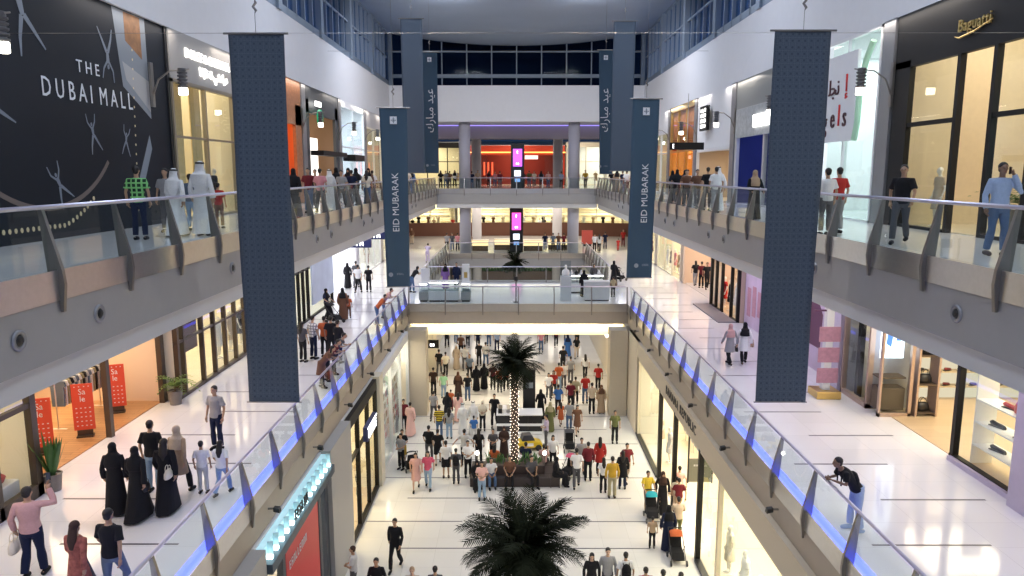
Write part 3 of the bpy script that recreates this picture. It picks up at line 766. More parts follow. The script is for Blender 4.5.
# --- small goods -----------------------------------------------------------
def mk_bag(col, key):
    t = thing('handbag', 'x', 'handbag')
    m = M(); m.loft([[(rx * math.cos(a) * (1.0 if abs(math.cos(a)) < .9 else .96), ry * math.sin(a), z) for a in [2 * PI * k / 14 for k in range(14)]] for z, rx, ry in ((0, .15, .065), (.02, .17, .08), (.12, .165, .075), (.20, .13, .045), (.215, .12, .02))])
    m.obj('bag_body', mat('leather_' + key, col, .35), t, smooth=True)
    for sy in (-.03, .03):
        M().tube([(-.08, sy, .19), (-.07, sy, .27), (-.03, sy, .32), (.03, sy, .32), (.07, sy, .27), (.08, sy, .19)], .008, 6).obj('handle', mat('leather_' + key, col, .35), t, smooth=True)
    return t
def mk_shoe(col, key):
    t = thing('shoe', 'x', 'shoe')
    m = M(); m.tube([(-.12, 0, .05), (-.09, 0, .055), (-.02, 0, .045), (.06, 0, .032), (.12, 0, .024), (.145, 0, .02)], [.018, .036, .034, .036, .032, .012], 10)
    m.obj('upper', mat('leather_' + key, col, .35), t, smooth=True)
    m = M(); m.prism([(-.13, -.03), (.13, -.035), (.15, 0), (.13, .035), (-.13, .03)], 'z', -.004, .012); m.obj('sole', blk, t)
    return t
def mk_fold():
    t = M(); t.box(-.16, .16, -.13, .13, 0, .05); t.box(-.155, .155, -.125, .125, .052, .10); t.box(-.16, .15, -.13, .12, .102, .15); return t
GOODS = {}
def put(proto_key, maker, label, cat, group, loc, rz=0, s=1.0):
    if proto_key not in GOODS:
        o = maker(); GOODS[proto_key] = o
    else:
        o = copy_tree(GOODS[proto_key])
    o['label'] = label; o['category'] = cat; o['group'] = group; o.location = loc; o.rotation_euler = (0, 0, rz); o.scale = (s, s, s); return o

def shelf_unit(pos, rz, w, d, h, levels, label, m=wht, back=True, group=None, light=None):
    t = thing('shelf_unit', label, 'shelves', pos, rz, group)
    for x in (0, w - .03): M().box(x, x + .03, 0, d, 0, h).obj('side_panel', m, t)
    for z in levels: M().box(.03, w - .03, 0, d, z - .03, z).obj('shelf', m, t)
    if back: M().box(0, w, d - .02, d, 0, h).obj('back_panel', light or m, t)
    return t

def mannequin(pos, rz, label, col='white', kind='dress', low='none', ps='stand', group=None, bodym=None):
    t = thing('mannequin', label, 'mannequin', pos, rz, group)
    wear(t, 'body', ps, False, bodym or mat('mannequin_white', (.8, .78, .74), .4), 'body')
    wear(t, kind, ps, False, fab(CC[col]), 'dress' if kind in ('dress', 'robe') else 'shirt')
    if low != 'none': wear(t, 'trousers', ps, False, fab(CC[low]), 'trousers')
    m = M(); m.lathe([(.2, 0), (.2, .015), (.03, .02), (.012, .05), (.012, .1)]); m.obj('stand', steel, t)
    return t

def mk_garment(col):
    m = M(); o = [(-.03, .0), (-.22, -.06), (-.26, -.20), (-.19, -.22), (-.18, -.80), (.18, -.80), (.19, -.22), (.26, -.20), (.22, -.06), (.03, .0)]
    vs = []
    m.loft([[(x * .9, -.02 , z) for x, z in o], [(x, -.03, z) for x, z in o], [(x, .03, z) for x, z in o], [(x * .9, .02, z) for x, z in o]])
    ob = m.obj('hanging_garment', fab(CC[col])); tag(ob, 'x', 'garment'); return ob
def clothes_rack(pos, rz, w, label, cols, group, h=1.5):
    t = thing('clothes_rack', label, 'clothes rack', pos, rz)
    for x in (0, w):
        M().tube([(x, 0, .02), (x, 0, h)], .018, 8).obj('upright', steel, t); M().tube([(x, -.25, .02), (x, .25, .02)], .018, 8).obj('foot', steel, t)
    M().tube([(0, 0, h), (w, 0, h)], .016, 8).obj('rail', steel, t)
    c, n = math.cos(rz), math.sin(rz); k = 0; x = .12
    while x < w - .08:
        col = cols[k % len(cols)]
        p = Vector(pos) + Vector((x * c, x * n, h - .03))
        g = put('garment_' + col, lambda col=col: mk_garment(col), '%s garment hanging on %s' % (cname(col), group), 'garment', group, p, rz + PI / 2)
        x += .13; k += 1
    return t

def mk_pot_plant(kind):
    pass
pot_m = mat('pot_grey', (.20, .18, .17), .6, noise=.1)
leaf_m = mat('leaf_green', (.06, .16, .035), .5, noise=.3, nscale=6)
leaf_l = mat('leaf_light', (.16, .26, .06), .5, noise=.3, nscale=6)
def pot(t, r=.2, h=.4):
    M().lathe([(r * .8, 0), (r, h * .95), (r * 1.06, h * .95), (r * 1.06, h), (r * .92, h), (r * .9, h * .9)], n=24).obj('pot', pot_m, t)
    M().lathe([(r * .9, h * .85), (r * .5, h * .9), (.01, h * .91)], n=18).obj('soil', mat('soil', (.05, .03, .02), .9), t)
def blade(m, base, d, L, wd, droop, seg=6):
    """a tapering strap leaf from base in direction d"""
    d = Vector(d).normalized(); side = d.cross(Vector((0, 0, 1))); side = side.normalized() if side.length > .01 else Vector((1, 0, 0))
    L1_, R_ = [], []; p = Vector(base)
    for k in range(seg + 1):
        t = k / seg; w_ = wd * math.sin(PI * min(1, .18 + t * .82)) ** .8 if k < seg else .002
        L1_.append(p + side * w_); R_.append(p - side * w_); p = p + d * (L / seg); d = (d + Vector((0, 0, -droop / seg))).normalized()
    n = len(m.v); vs = []
    for a, b in zip(L1_, R_):
        vs += [a, (a + b) / 2 + Vector((0, 0, -.15 * (a - b).length)), b]
    fs = []
    for k in range(seg): fs += [(3 * k, 3 * k + 1, 3 * k + 4, 3 * k + 3), (3 * k + 1, 3 * k + 2, 3 * k + 5, 3 * k + 4)]
    m.add(vs, fs)
def spiky_plant(pos, label, h=1.1):
    t = thing('potted_plant', label, 'plant', pos); pot(t, .2, .42); rnd = random.Random(4)
    m = M()
    for k in range(26):
        a = rnd.uniform(0, 2 * PI); e = rnd.uniform(.08, .5)
        blade(m, (.05 * math.cos(a), .05 * math.sin(a), .36), (e * math.cos(a), e * math.sin(a), 1), h * rnd.uniform(.7, 1.05), .05, .12)
    m.obj('leaves', leaf_m, t); return t
def bushy_plant(pos, label, n=16, h=.8, s=1.0, m_=None):
    t = thing('potted_plant', label, 'plant', pos, s=s); pot(t, .2, .42); rnd = random.Random(n)
    M().tube([(0, 0, .35), (.02, 0, .7)], .02, 6).obj('stem', mat('stem', (.15, .09, .04), .8), t)
    m = M()
    for k in range(n):
        a = 2 * PI * k / n * 2.4; e = rnd.uniform(.3, 1.1); d = Vector((e * math.cos(a), e * math.sin(a), .9)).normalized(); p = Vector((0, 0, .55)); L = h * rnd.uniform(.7, 1.1)
        for j in range(9):
            q = p + d * (L * j / 9); 
            for sd in (-1, 1):
                side = Vector((-math.sin(a), math.cos(a), 0)) * sd
                blade(m, q, side + d * .7 + Vector((0, 0, -.2)), .20 * (1 - j / 14), .022, .5, 3)
            d = (d + Vector((0, 0, -.14))).normalized()
    m.obj('leaves', m_ or leaf_l, t); return t

# ================================================================== UPPER LEVEL, LEFT
HU = H + 4.54 - L2            # shopfront height up there
# hoarding with a big printed picture
t = thing('hoarding', 'huge dark printed hoarding with divers and white mall name on the upper left', 'hoarding', (-SX - .1, -2, L2), PI / 2)
hw = 25.95
print_m = mat('hoarding_print', (.009, .012, .019), .55, noise=.5, nscale=.35, spec=.25)
M().box(0, hw, 0, .15, 0, HU).obj('panel', print_m, t)
hx = lambda Y: Y + 2.0
wh_print = mat('print_white', (.80, .82, .85), .6)
text('T H E', .44, wh_print, t, (hx(19.6), -.012, 4.25), depth=.004); text('D U B A I  M A L L', .66, wh_print, t, (hx(19.65), -.012, 3.58), depth=.004, sx=.80)
def print_shape(pts, m, y=-.006): M().prism(pts, 'y', y, y + .005).obj('printed_figure', m, t)
# printed divers: thin limbs spread
dv = mat('print_diver', (.22, .25, .30), .6)
def diver(cx, cz, s, rot):
    m = M(); R = Matrix.Rotation(rot, 2)
    def T(x, z):
        v = R @ Vector((x, z)); return (cx + v.x * s, cz + v.y * s)
    def L(pts, ws):
        for (a, b, wa, wb) in [(pts[i], pts[i + 1], ws[i], ws[i + 1]) for i in range(len(pts) - 1)]:
            d = (Vector(b) - Vector(a)).normalized(); n_ = Vector((-d.y, d.x))
            q = [T(a[0] + n_.x * wa, a[1] + n_.y * wa), T(b[0] + n_.x * wb, b[1] + n_.y * wb), T(b[0] - n_.x * wb, b[1] - n_.y * wb), T(a[0] - n_.x * wa, a[1] - n_.y * wa)]
            m.prism(q, 'y', -.008, -.002)
    L([(0, .1), (0, .5)], [.07, .11]); L([(-.05, .1), (-.28, -.35), (-.4, -.75)], [.07, .05, .02]); L([(.05, .1), (.30, -.3), (.55, -.7)], [.07, .05, .02])
    L([(-.08, .46), (-.3, .75), (-.32, 1.15)], [.045, .035, .02]); L([(.08, .46), (.3, .7), (.42, 1.05)], [.045, .035, .02])
    m.prism([T(.07 * math.cos(a), .62 + .09 * math.sin(a)) for a in [2 * PI * k / 10 for k in range(10)]], 'y', -.008, -.002)
    m.obj('printed_figure', dv, t)
for Y, z, s_, r_ in ((17.2, 5.0, 1.0, .25), (15.9, 2.9, .8, .6), (20.6, 4.9, .75, PI), (19.6, 2.5, .55, .2), (18.0, 1.2, .6, .5), (21.2, 2.4, .45, -.2)): diver(hx(Y), z, s_, r_)
# printed curve of bulbs and the tilted gallery
bulb = mat('print_bulb', (.75, .62, .36), .6); m = M()
for k in range(46):
    a = PI * (1.02 + .72 * k / 45); x, z = hx(16.6) + 4.0 * math.cos(a), 3.1 + 3.0 * math.sin(a)
    if z < .3: z = .3
    m.prism([(x + .05 * math.cos(b), z + .06 * math.sin(b)) for b in [2 * PI * j / 8 for j in range(8)]], 'y', -.01, -.004)
for k in range(18): 
    x, z = hx(21.6) + .02 * k, .5 + .27 * k; m.prism([(x + .03 * math.cos(b), z + .035 * math.sin(b)) for b in [2 * PI * j / 8 for j in range(8)]], 'y', -.01, -.004)
m.obj('printed_bulbs', bulb, t)
M().prism([(hx(21.0), HU - .02), (hx(21.3), 4.0), (hx(22.8), 3.2), (hx(22.8), HU - .02)], 'y', -.004, -.001).obj('printed_gallery', mat('print_grey', (.22, .25, .29), .6), t)
M().prism([(hx(21.35), 4.7), (hx(21.5), 4.2), (hx(22.8), 3.4), (hx(22.8), 4.3)], 'y', -.006, -.002).obj('printed_gallery', mat('print_pale', (.38, .38, .40), .6), t)
M().prism([(hx(21.6), HU - .05), (hx(21.6), 5.3), (hx(22.5), 4.9), (hx(22.5), HU - .05)], 'y', -.007, -.003).obj('printed_gallery', mat('print_brown', (.25, .12, .05), .6, noise=.7, nscale=4), t)
M().prism([(hx(21.3), .6), (hx(21.5), .3), (hx(22.7), 2.3), (hx(22.6), 2.7)], 'y', -.006, -.002).obj('printed_escalator', mat('print_grey'), t)
m = M()
for k in range(31):
    a = PI * (1.0 + .75 * k / 30); b = PI * (1.0 + .75 * (k + 1) / 30); cx, cz = hx(17.5), 4.0
    m.prism([(cx + 3.5 * math.cos(a), cz + 3.2 * math.sin(a)), (cx + 3.5 * math.cos(b), cz + 3.2 * math.sin(b)), (cx + 3.6 * math.cos(b), cz + 3.32 * math.sin(b)), (cx + 3.6 * math.cos(a), cz + 3.32 * math.sin(a))], 'y', -.005, -.001)
m.obj('printed_rim', mat('print_rim', (.17, .13, .11), .6), t)
M().box(hw, hw + .18, -.05, .2, 0, HU).obj('edge_post', blk, t)
BX('wall_shop', -XO, -SX - .3, 23.9, 24.0, L2, L2 + HU, white_wall)

gm_bronze = mat('champagne_frame', (.38, .33, .25), .35, .6)
s = Shop(-1, L2, 23.2, 29.5, SX, HU, 6, 'tall champagne framed boutique with lit white name beside the dark hoarding', gm_bronze)
s.front(mull=[2.6, 5.2], trans=[2.75], header=1.55, hm=mat('taupe_panel', (.42, .40, .38), .6)).room(cream, floor_cream, 520, (1, .80, .50), lamps=2)
s.sign('DOLCE & GABBANA', 3.0, HU - .62, .42, neon_w); s.sign('\ufe8e\ufee7\ufe8e\ufe91\ufe8e\ufecf & \ufef2\ufeb8\ufe98\ufedf\u0648\u062f', 3.4, HU - 1.1, .40, neon_w)
for k in range(3): M().box(.8 + 1.6 * k, 1.7 + 1.6 * k, 1.2, 1.24, .3, 5).obj('curtain', mat('sheer_gold', (.75, .58, .30), .7, noise=.2), s.t)
for k, (x, c_) in enumerate(((1.2, 'red'), (3.6, 'white'), (4.6, 'black'))): mannequin(s.W(x, .7), s.rz + PI, 'mannequin in %s dress in the boutique window beside the hoarding' % c_, c_)

s = Shop(-1, L2, 30.4, 37.6, SX, HU, 5, 'orange lit carved front of a shop left of the near pattern banner', mat('carved_copper', (.42, .17, .07), .45, noise=.5, nscale=7, bump=.6))
s.front(mull=[], header=1.2, fw=1.0, door=(1.0, 6.2), glass=False).room(mat('orange_wall', (.75, .20, .06), .6), floor_wood, 420, (1, .55, .25))
shelf_unit(s.W(1.2, 4.3), s.rz, 4.6, .4, 3.2, [.6, 1.2, 1.8, 2.4, 3.0], 'orange backlit shelves at the back of the carved copper shop', mat('copper_shelf', (.5, .2, .06), .4), light=glow('orange_panel', (1, .32, .08), 1.2))
s = Shop(-1, L2, 38.4, 45.6, SX, HU, 5, 'tall dark framed cafe front with round green sign on the upper left', mat('charcoal_frame', (.06, .065, .07), .5))
s.front(mull=[], header=.7, fw=.7, door=(.7, 6.5), glass=False).room(mat('brown_slat', (.30, .18, .10), .6), floor_tan, 300, (1, .86, .66))
m = M(); m.loft([[(.45 * math.cos(a), y, .45 * math.sin(a)) for a in [2 * PI * k / 24 for k in range(24)]] for y in (-.25, -.12)]); m.obj('round_sign', mat('cafe_green', (.01, .20, .09), .4, emit=(.0, .5, .22), es=.6), s.t, loc=(1.9, -.1, HU - 1.6))
M().box(1.2, 2.2, -.3, -.2, HU - 1.0, HU - .75).obj('sign_lightbox', neon_w, s.t)
M().box(3.0, 6.0, 1.0, 1.1, .2, 3.6).obj('lit_screen', glow('menu_glow', (1, .93, .86), 1.6), s.t)
M().box(.75, 6.4, -.7, 0, 2.5, 2.75).obj('canopy', black_m, s.t)
s = Shop(-1, L2, 46.4, 53.6, SX, HU, 5, 'brilliant white glass shopfront on the upper left past the cafe', wht)
s.front(mull=[3.6], trans=[3.2], header=.3).room(white_wall, floor_w, 700, (.78, .9, 1))
M().box(.3, 3.2, -.8, 0, 2.3, 2.7).obj('canopy', black_m, s.t)
s = Shop(-1, L2, 54.4, 65.6, SX, HU, 5, 'cream panelled shopfront at the far end of the upper left', cream)
s.front(mull=[3, 6, 8.5], trans=[3.2], header=1.2, hm=stone).room(cream, floor_cream, 420)

# ================================================================== UPPER LEVEL, RIGHT   (local x runs towards the lens)
s = Shop(1, L2, 12.2, 21.75, SX, HU, 6, 'black framed boutique with gold script sign on the upper right', black_m)
s.front(mull=[3.2, 4.65, 6.1, 7.7], trans=[2.95], header=1.35, fw=.2, hm=black_m, door=(3.2, 4.65)).room(mat('maple_panel', (.74, .62, .44), .5, noise=.06), floor_cream, 620, (1, .88, .68), lamps=2)
M().box(.2, .85, 0, .16, 0, HU - 1.35).obj('black_panel', black_m, s.t)
s.sign('Baguatti', 3.75, HU - .88, .44, gold, sx=.95)
M().tube([(3.0, -.05, HU - 1.10), (3.2, -.05, HU - 1.16), (3.8, -.05, HU - 1.10), (4.5, -.05, HU - .93)], [.01, .025, .025, .008], 6).obj('sign_flourish', gold, s.t)
M().box(.5, 9.2, 5.2, 5.25, 3.9, 4.0).obj('cove_light', warm_panel, s.t)
for k in range(6): M().box(.8 + 1.45 * k, 2.2 + 1.45 * k, 5.5, 5.6, .1, 5.5).obj('wall_panel', mat('maple_panel'), s.t)
M().box(5.3, 7.2, .9, 1.0, 1.1, 3.6).obj('display_screen', glow('screen_pale', (.65, .82, .95), 1.0), s.t)
for k, (x, c_) in enumerate(((1.1, 'beige'), (5.6, 'maroon'), (8.3, 'red'))): mannequin(s.W(x, 1.0), s.rz + PI, 'mannequin in %s dress inside the black framed boutique' % c_, c_)
bushy_plant(s.W(3.1, 2.0), 'green plant in the doorway of the black framed boutique', 14, .9, 1.4, leaf_m)
tb = thing('display_table', 'low dark table with red bags in the black framed boutique', 'table', s.W(7.9, 2.2)); M().box(-.8, .8, -.4, .4, .7, .76).obj('table_top', blk, tb)
for x in (-.7, .7):
    for y in (-.3, .3): M().box(x - .03, x + .03, y - .03, y + .03, 0, .7).obj('leg', blk, tb)
for k in range(4): put('bag_red', lambda: mk_bag((.5, .03, .03), 'red'), 'red handbag on the low dark table in the black framed boutique', 'handbag', 'red bags on the boutique table', s.W(7.9, 2.2, .76) + Vector((-.5 + .33 * k, 0, 0)), .4)

s = Shop(1, L2, 22.7, 29.6, SX, HU, 6, 'white childrens shop with red and grey lettering on the upper right', wht)
s.front(mull=[4.6], header=0, fw=.1, door=(.1, 3.2), plinth=.05, gm=glass_mat('green_glass', (.93, .985, .955), .4)).room(white_wall, floor_w, 700, (.86, .97, 1), lamps=2)
M().box(0.3, 5.6, -.12, -.02, 2.65, HU - .55).obj('sign_panel', white_wall, s.t)
M().tube([(5.6, -.07, 2.65), (5.75, -.07, 3.2), (5.8, -.07, 4.4), (6.1, -.07, 5.2), (6.5, -.07, 5.7)], .1, 8).obj('green_edge', mat('pale_green', (.45, .72, .52), .4), s.t)
red_s = mat('sign_red', (.6, .03, .03), .5); gry_s = mat('sign_black', (.08, .02, .03), .5)
s.sign('n', 2.65, 3.45, 1.0, red_s, y=-.14, sx=.8); s.sign('g', 3.35, 3.35, 1.0, gry_s, y=-.14, sx=.8); s.sign('e', 3.98, 3.45, 1.0, gry_s, y=-.14, sx=.8); s.sign('l', 4.48, 3.5, 1.05, red_s, y=-.14, sx=.8); s.sign('s', 4.92, 3.45, 1.0, gry_s, y=-.14, sx=.8)
s.sign('\ufedf\ufea0\ufee7', 3.95, 4.5, .75, gry_s, y=-.14); s.sign('\ufe87', 4.92, 4.55, .8, red_s, y=-.14); s.sign('A', 1.85, 3.5, 1.1, red_s, y=-.14, sx=.8)
sh = shelf_unit(s.W(3.4, 3.2), s.rz, 3.2, .4, 2.3, [.45, .95, 1.5, 2.1], 'white shelves of toys in the childrens shop', wht)
for k in range(12):
    c_ = ('red', 'dgrey', 'pink', 'white')[k % 4]
    if c_ == 'white': continue
    x, z = 3.7 + .8 * (k % 4), (.45, .95, 1.5)[k // 4]
    put('ball_' + c_, lambda c_=c_: tag(M().ell((0, 0, .2), (.17, .17, .2), 12, 8).obj('soft_toy', fab(CC[c_]), smooth=True), 'x', 'toy'), '%s toy on the white shelves of the childrens shop' % cname(c_), 'toy', '%s toys on the white shelves' % c_, s.W(x, 3.35, z))

s = Shop(1, L2, 30.4, 37.6, SX, HU, 5, 'blue lit shopfront under a grey lattice panel on the upper right', stone)
s.front(mull=[4.4], header=1.4, fw=.3, hm=mat('glass_grey', (.25, .26, .25), .3), trans=[], door=(.3, 4.2)).room(mat('blue_wall', (.02, .03, .15), .5), floor_w, 220, (.35, .45, 1))
M().box(.2, 7.0, -.06, -.0, 3.3, 4.7).obj('lattice_panel', mat('lattice_grey', (.40, .42, .43), .5, noise=.5, nscale=5, bump=.5), s.t)
M().box(3.2, 6.0, -.16, -.07, 3.7, 4.25).obj('lit_sign', neon_w, s.t)
M().box(.8, 4.0, 2.0, 2.1, 2.6, 2.75).obj('blue_tube', glow('blue_tube', (.25, .3, 1), 5), s.t)
mannequin(s.W(4.9, .8), s.rz + PI, 'pale headscarfed mannequin in the blue lit shop window', 'tan', 'robe')
s = Shop(1, L2, 38.4, 45.6, SX, HU, 5, 'white wall with black square sign and low beige opening on the upper right', wht)
s.front(header=3.2, hm=white_wall, fw=.15, door=(.2, 6.9), glass=False).room(mat('beige_room', (.60, .47, .33), .6), floor_tan, 260, (1, .84, .62), h=2.95)
M().box(1.9, 3.5, -.35, -.18, 4.0, 5.4).obj('sign_board', black_m, s.t)
for k in range(4): marks(3, 1.2, .2, neon_w, s.t, (2.7, -.355, 5.15 - .3 * k), seed=k)
M().box(0.4, 2.6, 4.6, 4.75, 1.0, 1.9).obj('wall_screen', black_m, s.t)
s = Shop(1, L2, 46.4, 53.6, SX, HU, 5, 'orange draped shopfront with gold lit base on the upper right', gold)
s.front(mull=[2.4, 4.8], trans=[3.0], header=.2, fw=.16).room(mat('amber_wall', (.85, .45, .12), .5), floor_cream, 500, (1, .66, .28))
for k in range(14): M().tube([(.3 + .5 * k, .35, 3.1), (.3 + .5 * k, .35, HU - .3)], .16, 8).obj('drape', mat('drape_orange', (.70, .22, .04), .6, noise=.3), s.t, smooth=True)
s = Shop(1, L2, 54.4, 65.6, SX, HU, 5, 'white shopfront at the far end of the upper right', wht)
s.front(mull=[3, 6, 8.5], trans=[3.0], header=1.6, hm=white_wall).room(cream, floor_cream, 450, (1, .88, .66))
for s_, n in ((1, 'right'),):
    t = thing('hanging_sign', 'long black direction sign hanging on the upper right', 'sign', (SX - 1.2, 44.0, L2 + 2.9), 0)
    M().box(-1.0, 1.0, -.06, .06, 0, .42).obj('sign_box', black_m, t); marks(1, .14, .24, neon_w, t, (-.8, -.062, .21)); M().tube([(.0, 0, .42), (0, 0, HU - 2.9 + .0)], .02).obj('drop_rod', steel, t)

# ================================================================== MIDDLE LEVEL, LEFT
HM = 4.56
s = Shop(-1, L1, 10.6, 16.1, SX, HM, 6, 'brown framed shop window with plants at the left edge', bronze)
s.front(mull=[2.0, 4.1], trans=[2.2], header=0, fw=.2, plinth=.3).room(cream, floor_tan, 420, (1, .80, .52))
for k, x in enumerate((1.7, 3.0, 4.2)): bushy_plant(s.W(x, 2.6), 'leafy green plant in the brown framed window, %s from the left' % ORD[k], 16 + k, .62, 1.2, leaf_m)
tb = thing('display_plinth', 'red and white display plinth in the brown framed window', 'plinth', s.W(4.6, .65), s.rz); M().box(-.6, .6, -.3, .3, 0, .5).obj('base', wht, tb, bevel=.03); M().ell((0, 0, .62), (.5, .25, .14)).obj('red_drape', fab(CC['red']), tb, smooth=True)
s = Shop(-1, L1, 16.15, 23.1, SX + .4, HM, 8, 'open fronted shop with timber floor and red sale stands', bronze)
s.front(mull=[3.65], header=0, fw=.24, door=(.1, 6.8), glass=False, plinth=.01).room(mat('peach_wall', (.85, .66, .48), .6), floor_wood, 900, (1, .78, .50), lamps=2)
sale_m = mat('sale_red', (.72, .085, .04), .5)
def sale(pos, rz, label):
    t = thing('sale_stand', label, 'sign', pos, rz, 'red sale stands'); t.scale = (.70, .8, .80)
    M().box(-.38, .38, -.02, .02, .28, 1.95).obj('board', sale_m, t)
    M().box(-.30, .30, -.16, .16, 0, .09).obj('base', bronze, t); M().box(-.28, .28, -.03, .03, .09, .28).obj('base_riser', bronze, t)
    text('Sa', .30, wh_print, t, (0, -.022, 1.66), depth=.004); text('le', .30, wh_print, t, (0, -.022, 1.40), depth=.004)
    m = M()
    for r in range(5):
        for c in range(4): m.box(-.27 + .16 * c, -.21 + .16 * c, -.026, -.02, .42 + .16 * r, .45 + .16 * r)
    for x in (-.25, -.09, .09, .25): m.box(x - .02, x + .02, -.026, -.02, 1.84, 1.87)
    m.obj('print_dots', wh_print, t); return t
sale(at(86, 437, L1), .35, 'red sale stand inside the shop left of the dark post')
sale(at(118, 413, L1), .35, 'red sale stand just right of the dark post')
sale(at(148, 397, L1), .35, 'farthest red sale stand near the leafy potted plant')
sale(at(44, 455, L1), .35, 'red sale stand half hidden behind the shop window post')
clothes_rack(s.W(.8, 2.2), s.rz, 2.4, 'steel clothes rack behind the nearest red sale stand', ['black', 'dgrey', 'lgrey', 'sky', 'white'], 'the rack behind the nearest sale stand')
clothes_rack(s.W(4.2, 1.9), s.rz, 2.2, 'steel clothes rack right of the dark shop post', ['slate', 'white', 'khaki', 'black', 'lgrey'], 'the rack right of the dark post')
clothes_rack(s.W(4.4, 4.2), s.rz, 2.2, 'steel clothes rack deep in the timber floored shop', ['sky', 'white', 'tan', 'slate'], 'the rack deep in the timber floored shop')
spiky_plant(at(54, 490, L1), 'spiky green plant in a grey pot beside the window post')
bushy_plant(at(176, 404, L1), 'leafy green plant in a grey pot by the dark mullioned windows', 16, .7, 1.1)
s = Shop(-1, L1, 23.2, 33.3, SX, HM, 6, 'long row of dark mullioned shop windows on the left walkway', bronze)
s.front(mull=[.5, 2.0] + [2.0 + 1.02 * k for k in range(1, 8)], trans=[1.9], header=.3, fw=.14, plinth=.12).room(cream, floor_cream, 900, (1, .84, .56), lamps=3)
M().box(.9, 2.6, .5, .6, 1.2, 3.6).obj('window_poster', mat('poster_maroon', (.12, .05, .05), .5, noise=.4), s.t)
M().box(2.4, 5.0, .25, .3, 2.4, 3.7).obj('dark_panel', blk, s.t); marks(4, 1.6, .4, cool_panel, s.t, (3.6, .245, 3.1), seed=5)
for k, c_ in enumerate(('white', 'beige', 'black', 'lgrey')): mannequin(s.W(5.4 + 1.2 * k, .9), s.rz + PI, 'mannequin in %s dress in the dark mullioned windows' % cname(c_), c_)
s = Shop(-1, L1, 33.4, 41.4, SX - .6, HM, 6, 'glass shopfront with pale blue frosted panel on the left walkway', black_m)
s.front(mull=[.7, 1.5, 2.3, 3.1], header=0, fw=.1, trans=[2.6]).room(cream, floor_w, 600, (1, .93, .8), lamps=2)
M().box(3.3, 7.6, -.12, -.04, .7, 3.9).obj('frosted_panel', mat('frosted_blue', (.62, .72, .90), .4, noise=.2, nscale=1), s.t)
for k in range(2): M().box(1.3 + .8 * k, 1.8 + .8 * k, .6, .7, .9, 2.7).obj('tall_display', blk, s.t)
s = Shop(-1, L1, 42.4, 50.6, SX, HM, 6, 'wide white opening with dark hanging canopy on the left walkway', wht)
s.front(header=.5, fw=.3, door=(.3, 7.9), glass=False, plinth=.01).room(white_wall, floor_w, 900, (.95, .97, 1), lamps=2)
for (y, n) in ((42.2, 'nearer'), (47.5, 'farther')):
    t = thing('hanging_sign', 'navy hanging sign with small white symbols, the %s on the left walkway' % n, 'sign', (-SX + 1.6, y, L1 + 3.1), 0)
    M().box(-1.1, 1.1, -.1, .1, 0, .5).obj('sign_box', mat('sign_navy', (.02, .03, .12), .4), t); marks(3, 1.1, .22, neon_w, t, (.2, -.102, .22), wt=.2); M().tube([(0, 0, .5), (0, 0, 1.48)], .02).obj('drop_rod', steel, t)
M().box(-.4, .4, -.03, .03, 0, 1.2)
s = Shop(-1, L1, 51.4, 60, SX, HM, 6, 'white shopfront at the end of the left walkway', wht); s.front(mull=[3, 6], header=.6).room(white_wall, floor_w, 700, (1, .93, .8), lamps=2)
s = Shop(-1, L1, 61, 70, SX, HM, 6, 'cream shopfront beyond the second void on the left', cream); s.front(mull=[3, 6], header=.6).room(cream, floor_w, 600, (1, .9, .7), lamps=2)
for s_ in (-1, 1): 
    pass

# ================================================================== MIDDLE LEVEL, RIGHT
lil_m = mat('lilac_stone', (.52, .46, .58), .5, noise=.05)
pillar(10.9, 11.9, 14.7, 15.55, L1, L1 + HM, lil_m)
s = Shop(1, L1, 9.0, 14.6, SX + .3, HM, 5, 'dark framed shopfront at the right edge below the pillar', black_m); s.front(mull=[2.5], fw=.3).room(cream, floor_tan, 300)
brass_f = mat('rose_brass', (.55, .42, .34), .4, .5)
s = Shop(1, L1, 15.6, 23.7, SX, HM, 6, 'bright shoe and handbag shop with black framed window on the right walkway', black_m)
s.front(mull=[5.5], header=0, fw=.2, door=(.2, 5.4), plinth=.15).room(mat('warm_white', (.88, .82, .68), .6), floor_tan, 900, (1, .86, .60), lamps=2)
M().box(5.5, 8.0, -.1, 0, 0, .12).obj('plinth_step', lil_m, s.t)
# window shelves with bags and shoes
wsh = shelf_unit(s.W(5.75, .35), s.rz, 2.15, .55, 2.6, [.55, 1.15, 1.75], 'white window shelves with bags right of the shop entrance', wht, back=False)
win = [('bag', 'red', 1.75, 5.4), ('bag', 'black', .55, 5.6), ('bag', 'red', .55, 5.9), ('shoe', 'red', 1.75, 4.9), ('shoe', 'black', 1.15, 4.5), ('shoe', 'black', 1.15, 5.4), ('shoe', 'black', .55, 4.6), ('bag', 'cream', 1.15, 5.8)]
for k, (kd, c_, z, x) in enumerate(win):
    lab = {1.75: 'top', 1.15: 'middle', .55: 'lowest'}[z]
    mk = (lambda c_=c_: mk_bag(CC[c_], c_)) if kd == 'bag' else (lambda c_=c_: mk_shoe(CC[c_], c_))
    nm = '%s %s on the %s shelf of the right window' % (c_, 'handbag' if kd == 'bag' else 'shoe', lab)
    if k == 5: nm = 'black shoe on the middle shelf of the right window, the one nearer the pillar'
    put(kd + '_' + c_, mk, nm, 'handbag' if kd == 'bag' else 'shoe', 'window display goods', s.W(x + 1.75, .62, z + .004), s.rz + .3, 1.6)
for row in range(1):
    shelf_unit((12.85, 23.1, L1), 0, 4.2, .38, 3.6, [.5, 1.0, 1.5, 2.0, 2.5, 3.1], 'long lit white shoe shelves at the back of the bright shop', mat('shelf_sand', (.50, .40, .26), .5), light=glow('shelf_glow', (1, .88, .62), .62))
